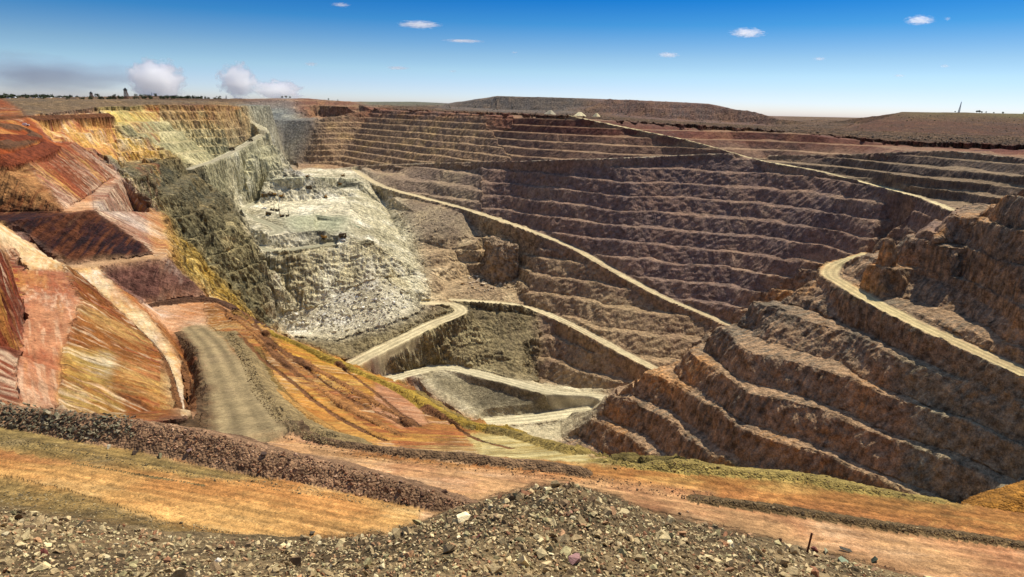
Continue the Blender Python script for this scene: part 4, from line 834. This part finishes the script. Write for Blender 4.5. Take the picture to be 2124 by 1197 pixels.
# ------------------------------------------------------------------ broken rock
def hull(seed, n=15, flat=0.6):
    g = np.random.default_rng(seed); bm = bmesh.new()
    for _ in range(n):
        v = g.normal(size=3); v /= np.linalg.norm(v); v *= g.uniform(0.75, 1.0); bm.verts.new((v[0] * g.uniform(0.8, 1.15), v[1] * (0.55 + 0.06 * (seed % 6)) , v[2] * flat))
    r = bmesh.ops.convex_hull(bm, input=bm.verts); bmesh.ops.delete(bm, geom=[e for e in r['geom_interior'] if isinstance(e, bmesh.types.BMVert)], context='VERTS')
    bm.verts.index_update(); V = np.array([v.co[:] for v in bm.verts]); F = np.array([[v.index for v in f.verts] for f in bm.faces if len(f.verts) == 3]); bm.free(); return V, F
HULLS = [hull(100 + i, 8 + i % 4, (0.38, 0.5, 0.62, 0.75)[i % 4]) for i in range(16)]
def rock_material():
    m = bpy.data.materials.new('broken_rock'); m.use_nodes = True; t = m.node_tree; b = t.nodes['Principled BSDF']; b.inputs['Roughness'].default_value = 0.85; b.inputs['Specular IOR Level'].default_value = 0.25
    a = t.nodes.new('ShaderNodeAttribute'); a.attribute_name = 'Col'; g = t.nodes.new('ShaderNodeNewGeometry'); n = t.nodes.new('ShaderNodeTexNoise'); n.inputs['Scale'].default_value = 5; n.inputs['Detail'].default_value = 8; n.inputs['Roughness'].default_value = 0.7
    t.links.new(g.outputs['Position'], n.inputs['Vector']); r = t.nodes.new('ShaderNodeMapRange'); r.inputs[1].default_value = 0.3; r.inputs[2].default_value = 0.7; r.inputs[3].default_value = 0.6; r.inputs[4].default_value = 1.4
    t.links.new(n.outputs['Fac'], r.inputs[0]); v = t.nodes.new('ShaderNodeVectorMath'); v.operation = 'SCALE'; t.links.new(a.outputs['Color'], v.inputs[0]); t.links.new(r.outputs[0], v.inputs['Scale']); t.links.new(v.outputs[0], b.inputs['Base Color'])
    bp = t.nodes.new('ShaderNodeBump'); bp.inputs['Strength'].default_value = 0.7; bp.inputs['Distance'].default_value = 0.1; t.links.new(n.outputs['Fac'], bp.inputs['Height']); t.links.new(bp.outputs[0], b.inputs['Normal'])
    return m
M_ROCK = rock_material()
PAL = np.array([lin(*c) for c in ((170,148,106),(150,128,90),(188,168,122),(126,104,74),(164,126,88),(136,94,64),(152,140,98),(208,190,146),(106,84,58))])
def rotm(g):
    q = g.normal(size=4); q /= np.linalg.norm(q); w, x, y, z = q
    return np.array([[1-2*(y*y+z*z), 2*(x*y-z*w), 2*(x*z+y*w)], [2*(x*y+z*w), 1-2*(x*x+z*z), 2*(y*z-x*w)], [2*(x*z-y*w), 2*(y*z+x*w), 1-2*(x*x+y*y)]])
def rock_mesh(name, items):
    VV, FF, CC = [], [], []; off = 0
    for p, size, hi_, col, R in items:
        V, F = HULLS[hi_]; VV.append(V @ R.T * size + p); FF.append(F + off); off += len(V); CC.append(np.repeat(col[None], len(V), 0))
    V = np.concatenate(VV); F = np.concatenate(FF); C = np.concatenate(CC); me = bpy.data.meshes.new(name)
    me.vertices.add(len(V)); me.vertices.foreach_set('co', V.ravel().astype(f32)); me.loops.add(F.size); me.loops.foreach_set('vertex_index', F.ravel().astype(np.int32)); me.polygons.add(len(F)); me.polygons.foreach_set('loop_start', np.arange(0, F.size, 3, dtype=np.int32))
    c4 = np.ones((len(V), 4), f32); c4[:, :3] = C; at = me.attributes.new('Col', 'FLOAT_COLOR', 'POINT'); at.data.foreach_set('color', c4.ravel()); me.update(); me.shade_flat(); me.materials.append(M_ROCK)
    o = bpy.data.objects.new(name, me); scene.collection.objects.link(o); return o
def tiltR(g, amt):                                                   # random turn, mostly lying flat
    a = g.uniform(0, 2 * math.pi); c, s_ = math.cos(a), math.sin(a); R = np.array([[c, -s_, 0], [s_, c, 0], [0, 0, 1]])
    e = Matrix.Rotation(g.normal() * amt, 3, 'X') @ Matrix.Rotation(g.normal() * amt, 3, 'Y'); return np.array(e) @ R
def sample_poly(poly, n):
    poly = np.array(poly, float); lo, hi_ = poly.min(0), poly.max(0); P_ = np.zeros((0, 2))
    while len(P_) < n:
        q_ = rng.uniform(lo, hi_, (n * 2, 2)); P_ = np.concatenate([P_, q_[inside(poly, q_[:, 0], q_[:, 1])]])
    return P_[:n]
MPOLY = [(-260,1046),(0,1054),(200,1084),(380,1114),(600,1122),(800,1110),(880,1085),(960,1052),(1100,1014),(1180,1007),(1280,1037),(1350,1067),(1450,1087),(1600,1123),(1700,1152),(1850,1188),(2000,1232),(2300,1300),(2300,1420),(-260,1420)]
pp = np.concatenate([sample_poly(MPOLY, 9500), sample_poly(MPOLY, 30000)]); hp = hits(pp[:, 0], pp[:, 1]); items = []
szpx = np.concatenate([np.exp(rng.normal(math.log(6.2), 0.5, 9500)), np.exp(rng.normal(math.log(3.6), 0.40, 30000))])
for k in range(len(pp)):
    dist = hp[k] @ fwd; s_ = min(szpx[k], 26) * dist / FPX; c = PAL[rng.choice(9, p=[.24,.2,.14,.12,.08,.04,.12,.03,.03])] * rng.uniform(0.85, 1.6); items.append((hp[k] + np.array([0, 0, 0.30 * s_]), s_, int(rng.integers(16)), c, tiltR(rng, 0.7)))
vis = [(items[k][1] * FPX / (hp[k] @ fwd), k) for k in range(len(items)) if 0 < pp[k, 0] < 2124 and pp[k, 1] < 1190]
big = {k for _, k in sorted(vis, reverse=True)[:270]}
o = rock_mesh('rubble', [it for k, it in enumerate(items) if k not in big]); o['kind'] = 'stuff'; tag(o, 'grey brown loose rubble covering the foreground heap', 'rubble')
LABS = (('pale grey', 'pale dusty grey angular rock lying on the foreground rubble heap'), ('brown', 'brown angular rock lying on the foreground rubble heap'), ('dark', 'dark angular rock lying on the foreground rubble heap'), ('green', 'olive grey angular rock lying on the foreground rubble heap'))
for k in sorted(big):
    p, s_, h_, c, R = items[k]; o = rock_mesh('rock', [(np.zeros(3), s_, h_, c, R)]); o.location = p
    lum = c.mean(); kind = 0 if lum > 0.44 else (2 if lum < 0.19 else (1 if c[0] > 1.22 * c[1] else 3)); tag(o, LABS[kind][1], 'rock', LABS[kind][0] + ' rocks on the foreground heap')
def boulder(px, py, wpx, rgb, label, hi_=1, tilt=0.25, stretch=(1, 1, 1), sink=0.2, name='boulder'):
    p = np.array(hit1(px, py)); s_ = wpx / 2 * (p @ fwd) / FPX; R = tiltR(rng, tilt) @ np.diag(stretch); o = rock_mesh(name, [(np.zeros(3), s_, hi_, lin(*rgb), R)]); o.location = Vector(p) + Vector((0, 0, s_ * (0.5 - sink))); tag(o, label, 'boulder'); return o
boulder(1190, 1166, 50, (150,112,104), 'large purplish boulder at the bottom middle of the foreground heap', 13)
boulder(450, 1168, 24, (206,196,176), 'whitest rock on the left part of the foreground heap', 6)
boulder(90, 1152, 30, (110,60,48), 'dark red rock near the lower left of the foreground heap', 5)
boulder(165, 1092, 46, (74,66,50), 'long dark slab on the left crest of the foreground heap', 4, 0.1, (1, .45, .5))
boulder(648, 1108, 26, (80,70,54), 'dark pointed slab on the crest left of the central mound', 8, 0.5)
boulder(995, 1118, 38, (112,66,52), 'reddish slab on the left flank of the central mound', 4, 0.15, (1, .5, .6))
boulder(1182, 1068, 30, (170,122,96), 'flat pinkish slab near the top of the central mound', 0, 0.1, (1, .6, .6))
boulder(1617, 1123, 15, (96,64,44), 'small pyramid shaped rock on the edge left of the stake', 7, 0.4, (.8,.8,1.3))
boulder(1688, 1142, 24, (110,62,46), 'rounded dark red boulder directly beside the stake', 14)
boulder(1712, 1146, 22, (160,156,120), 'pale greenish boulder right of the red one beside the stake', 6)
boulder(1752, 1143, 34, (84,78,64), 'long flat dark rock on the edge right of the stake', 0, 0.1, (1, .5, .6))
boulder(1748, 1168, 40, (132,142,112), 'broad pale green block below the edge right of the stake', 9, 0.1, (1, .8, .9))
boulder(1810, 1164, 28, (66,72,56), 'dark green wedge on the edge at the lower right', 3, 0.3)
boulder(1815, 1186, 26, (150,116,84), 'brown rounded rock at the lower right bottom edge', 13)
boulder(330, 949, 28, (132,128,96), 'grey green boulder at the foot of the dark bund by the orange road', 2)
boulder(224, 931, 20, (178,168,140), 'pale boulder left of the grey green one by the orange road', 3)
boulder(280, 943, 22, (80,64,50), 'dark boulder between two pale ones at the foot of the bund', 7)
boulder(392, 937, 20, (130,104,92), 'purplish boulder on top of the dark bund at left', 5)
boulder(548, 943, 22, (74,56,44), 'dark flat boulder on the bund near the grey green road end', 0)
boulder(828, 1020, 22, (110,84,64), 'upright boulder with dark shaded side on the red bund', 7, 0.3, (.8,.8,1.4))
boulder(832, 1002, 12, (140,112,90), 'small boulder just above the upright one on the red bund', 3)
boulder(1410, 1066, 11, (120,96,70), 'small dark boulder on the pale strip beside the mound', 3)
boulder(1426, 1062, 9, (160,130,100), 'smaller boulder right of another on the pale strip', 5)
boulder(1240, 1000, 9, (110,90,66), 'small boulder on the dark low bank behind the mound top', 6)
for i, (px, py, w) in enumerate(((990,586,20),(1012,577,22),(1026,588,26),(1002,592,16),(1040,580,14),(975,590,12),(1020,598,13),(985,574,12),(1046,592,12),(1033,572,12))):
    boulder(px, py, w, (196,174,140), ['left big pale block of the rockfall', 'middle tall block of the rockfall', 'largest pale block of the rockfall', 'flat block at the front of the rockfall', 'block at the right top of the rockfall', 'leftmost small block of the rockfall', 'small front block of the rockfall', 'small block behind the left big one', 'rightmost small block of the rockfall', 'small block tucked under the rock pillar'][i] + ' below the dark pillar', i + 2, 0.5)
# rubble on bunds and slopes
def scatter(name, poly, n, px_mu, sig, pal, label):
    pp = sample_poly(poly, n); hp = hits(pp[:, 0], pp[:, 1]); it = []
    for k in range(n):
        s_ = px_mu * math.exp(rng.normal(0, sig)) * (hp[k] @ fwd) / FPX; c = lin(*pal[rng.integers(len(pal))]) * rng.uniform(0.7, 1.3); it.append((hp[k] + np.array([0, 0, 0.15 * s_]), s_, int(rng.integers(16)), c, tiltR(rng, 0.5)))
    o = rock_mesh(name, it); o['kind'] = 'stuff'; tag(o, label, 'rubble')
scatter('rubble', [(-200,826),(0,832),(130,850),(280,866),(280,905),(200,915),(0,885),(-200,850)], 1700, 3.2, 0.45, [(110,104,78),(84,76,58),(140,128,100),(96,72,52)], 'dark olive stones packed on the bund at the far left')
scatter('rubble', [(270,866),(400,888),(560,932),(700,960),(830,996),(970,1038),(960,1052),(830,1046),(700,1018),(560,986),(400,945),(280,915)], 2600, 2.1, 0.5, [(126,88,60),(98,70,50),(154,114,84),(182,146,112)], 'red brown stones packed on the bund behind the orange road')
scatter('rubble', [(520,880),(700,920),(830,940),(1000,956),(1200,980),(1480,1020),(1480,1046),(1200,1002),(1000,980),(800,958),(640,930)], 1300, 1.6, 0.45, [(104,80,54),(84,64,44),(140,110,76)], 'dark stones along the low bank behind the dirt strip')
scatter('rubble', [(560,650),(650,645),(730,600),(800,580),(860,620),(820,670),(700,690),(570,692)], 1500, 1.7, 0.6, [(214,206,178),(196,186,152),(170,160,132),(226,220,200)], 'pale broken rock spilled below the white cliff')
scatter('rubble', [(960,565),(1000,560),(1060,575),(1085,600),(1000,606),(960,596)], 260, 2.0, 0.6, [(196,174,136),(170,148,116),(214,196,160)], 'small stones around the rockfall below the dark pillar')
scatter('rubble', [(800,405),(880,420),(1000,455),(1000,490),(850,500)], 500, 1.3, 0.5, [(160,140,110),(126,108,86),(190,170,134)], 'loose stones on the brown slope left of the haul road')
scatter('rubble', [(-100,1000),(150,1030),(330,1078),(520,1108),(700,1108),(860,1084),(860,1096),(700,1122),(500,1126),(200,1084),(-100,1050)], 1500, 1.5, 0.5, [(150,132,92),(120,104,74),(170,150,108)], 'loose stones strewn along the near edge of the orange road')
scatter('rubble', [(-100,890),(200,936),(400,978),(620,1008),(880,1060),(880,1066),(600,1022),(400,992),(200,950),(-100,905)], 1600, 1.3, 0.45, [(120,104,70),(96,84,58),(150,130,90)], 'dark gravel windrow along the far edge of the orange road')
scatter('rubble', [(1440,1030),(1600,1044),(1800,1078),(2000,1104),(2200,1138),(2200,1150),(2000,1118),(1800,1090),(1600,1056),(1440,1040)], 1500, 1.5, 0.45, [(112,92,62),(92,76,52),(140,120,84)], 'dark gravel windrow along the pinkish strip at lower right')
scatter('rubble', [(485,690),(520,740),(545,800),(590,860),(660,905),(700,925),(640,915),(570,875),(520,810),(498,745),(470,695)], 2400, 1.5, 0.45, [(136,116,78),(104,88,60),(158,138,94)], 'dark stones on the bund beside the grey green road')
scatter('rubble', [(1250,955),(1400,952),(1500,968),(1700,986),(1950,1036),(1950,1048),(1700,1004),(1500,984),(1250,972)], 1100, 1.3, 0.5, [(176,156,86),(140,120,66),(120,98,60)], 'yellowish crumbs of rock along the near rim edge')
scatter('rubble', [(470,645),(560,705),(700,785),(850,872),(850,890),(700,815),(560,730),(465,665)], 900, 1.2, 0.5, [(128,84,50),(96,64,42),(160,116,72)], 'dark crumbs of rock along the gully on the near orange slope')
scatter('rubble', [(1480,262),(1593,268),(1850,282),(2124,288),(2300,296),(2300,312),(2124,303),(1850,290),(1593,271),(1480,265)], 900, 1.5, 0.5, [(104,88,70),(130,112,88),(84,70,56)], 'dumped rock piles along the far right rim of the pit')
# rock pillar left standing beside the haul road
def pillar():
    base = np.array(hit1(1022, 590)) + np.array([6, 22, 0]); f = (base @ fwd) / FPX; bm = bmesh.new(); bmesh.ops.create_cube(bm, size=1)
    bmesh.ops.subdivide_edges(bm, edges=bm.edges[:], cuts=22, use_grid_fill=True)
    W_, D_, H_ = 58 * f, 62 * f, 96 * f
    for v in bm.verts:
        x, y, z = v.co; h_ = z + 0.5; w = 1.15 - 0.3 * h_
        v.co = ((x * W_ * w + 8 * f * h_), y * D_ * w, (h_ - 0.12 - 0.06 * (x > 0.1) - 0.10 * max(0, -x)) * H_)
    p = np.array([v.co[:] for v in bm.verts]); nz = fbm(p[:, 0], p[:, 1], p[:, 2], 14, 5, gain=0.6) ; n2 = fbm(p[:, 0], p[:, 1], p[:, 2] * 0.25, 7, 3, off=9)
    bm.normal_update()
    for i, v in enumerate(bm.verts): v.co += v.normal * float(8.5 * nz[i] + 3.0 * n2[i])
    me = bpy.data.meshes.new('rock_pillar'); bm.to_mesh(me); bm.free(); c4 = np.ones((len(me.vertices), 4), f32); c4[:, :3] = lin(158,134,104)
    at = me.attributes.new('Col', 'FLOAT_COLOR', 'POINT'); at.data.foreach_set('color', c4.ravel())
    for nme, val in (('Rub', 0.2), ('Rel', 0.7)): at = me.attributes.new(nme, 'FLOAT', 'POINT'); at.data.foreach_set('value', np.full(len(me.vertices), val, f32))
    me.materials.append(MG); o = bpy.data.objects.new('rock_pillar', me); scene.collection.objects.link(o); o.location = base; o.rotation_euler = (0, 0, math.radians(28)); tag(o, 'tall dark rock pillar left standing below the long haul road', 'rock pillar')
pillar()

# steel stake pushed into the rubble
p = hit1(1674, 1146); h = px_size(46, p); b = MB(); b.bar((0, 0, -0.3), (0.02 * h, 0, h), 0.07 * h, 0.06 * h); b.box((0, 0.02 * h, h * 0.5), (0.02 * h, 0.07 * h, h)); st_o = b.build('stake', M_RST, None); st_o.location = p; st_o.rotation_euler = (0, math.radians(4), 0); tag(st_o, 'thin rusty upright stake stuck in the rubble at lower right', 'stake')

# ------------------------------------------------------------------ steam and clouds
def vapour(dens, wl, thr, col=(1, 1, 1), soft=0.25, amp=1.5):
    m = bpy.data.materials.new('vapour'); m.use_nodes = True; t = m.node_tree; t.nodes.clear(); o = t.nodes.new('ShaderNodeOutputMaterial'); v = t.nodes.new('ShaderNodeVolumePrincipled')
    v.inputs['Color'].default_value = (*col, 1); v.inputs['Anisotropy'].default_value = 0.72
    c = t.nodes.new('ShaderNodeTexCoord'); ln = t.nodes.new('ShaderNodeVectorMath'); ln.operation = 'LENGTH'; t.links.new(c.outputs['Object'], ln.inputs[0])
    n = t.nodes.new('ShaderNodeTexNoise'); n.inputs['Scale'].default_value = wl; n.inputs['Detail'].default_value = 5; n.inputs['Roughness'].default_value = 0.62; oi = t.nodes.new('ShaderNodeObjectInfo'); ad = t.nodes.new('ShaderNodeVectorMath'); ad.operation = 'ADD'
    t.links.new(c.outputs['Object'], ad.inputs[0]); t.links.new(oi.outputs['Location'], ad.inputs[1]); t.links.new(ad.outputs[0], n.inputs['Vector'])
    a = t.nodes.new('ShaderNodeMath'); a.operation = 'MULTIPLY_ADD'; a.inputs[1].default_value = -0.85; a.inputs[2].default_value = thr; t.links.new(ln.outputs['Value'], a.inputs[0])
    s1 = t.nodes.new('ShaderNodeMath'); s1.operation = 'MULTIPLY_ADD'; s1.inputs[1].default_value = amp; t.links.new(n.outputs['Fac'], s1.inputs[0]); t.links.new(a.outputs[0], s1.inputs[2])
    r = t.nodes.new('ShaderNodeMapRange'); r.inputs[1].default_value = 0.5; r.inputs[2].default_value = 0.5 + soft; r.inputs[4].default_value = dens; t.links.new(s1.outputs[0], r.inputs[0])
    t.links.new(r.outputs[0], v.inputs['Density']); t.links.new(v.outputs[0], o.inputs['Volume']); return m
V_STEAM = vapour(0.03, 2.7, 0.10, soft=0.25, amp=2.1); V_WISP = vapour(0.008, 3.4, -0.16, soft=0.3, amp=2.5); V_SMOKE = vapour(0.0013, 1.6, 0.45, (0.62, 0.64, 0.7), 0.6)
def cloud(px, py, wpx, hpx, d, m, label, name='cloud', cat='cloud'):
    v = ray(px, py); v = v * (d * S / v[1]); bm = bmesh.new(); bmesh.ops.create_icosphere(bm, subdivisions=3, radius=1.0); me = bpy.data.meshes.new(name); bm.to_mesh(me); bm.free(); me.materials.append(m)
    o = bpy.data.objects.new(name, me); scene.collection.objects.link(o); p = Vector(v); o.location = p; k = px_size(1, p); o.scale = (wpx * k / 2, wpx * k / 3, hpx * k / 2); tag(o, label, cat); return o
ST = [(325,168,108,80,'broad soft white steam cloud rising behind the woodland'),(494,168,76,64,'tall bright white steam plume above the left ridge'),(578,187,92,38,'low bright white steam billow trailing right of the tall plume')]
for x, y, w, h_, lb in ST: cloud(x, y, w * 1.25, h_ * 1.3, 4200, V_STEAM, lb, 'steam_plume', 'steam')
cloud(90, 160, 520, 110, 5200, V_SMOKE, 'wide dull grey smoke bank low over the left horizon', 'smoke_bank', 'smoke')
for x, y, w, h_, lb in [(707,10,36,7,'tiny white cloud wisp at the top left of centre'),(870,51,80,12,'long thin white cloud high left of centre'),(962,85,76,5,'faint streak of cloud below the long thin cloud'),(1550,68,66,15,'flat white cloud high right of centre'),(1386,114,42,9,'small flat white cloud right of centre'),(1908,42,54,15,'bright white cloud near the top right'),(1966,39,12,6,'tiny puff right of the bright top right cloud'),(1700,122,24,6,'small puff between the two right clouds'),(1960,137,18,6,'tiny low puff at far right'),(1865,157,22,5,'faint low puff left of the tiny far right one'),(826,141,44,6,'faint thin streak above the flat central heap'),(645,133,26,7,'faint grey wisp above the left ridge'),(1067,109,14,4,'tiny speck of cloud at centre sky'),(940,148,16,4,'tiny low speck of cloud left of centre')]:
    cloud(x, y, w * 1.3, h_ * 1.5, 9000, V_WISP, lb)
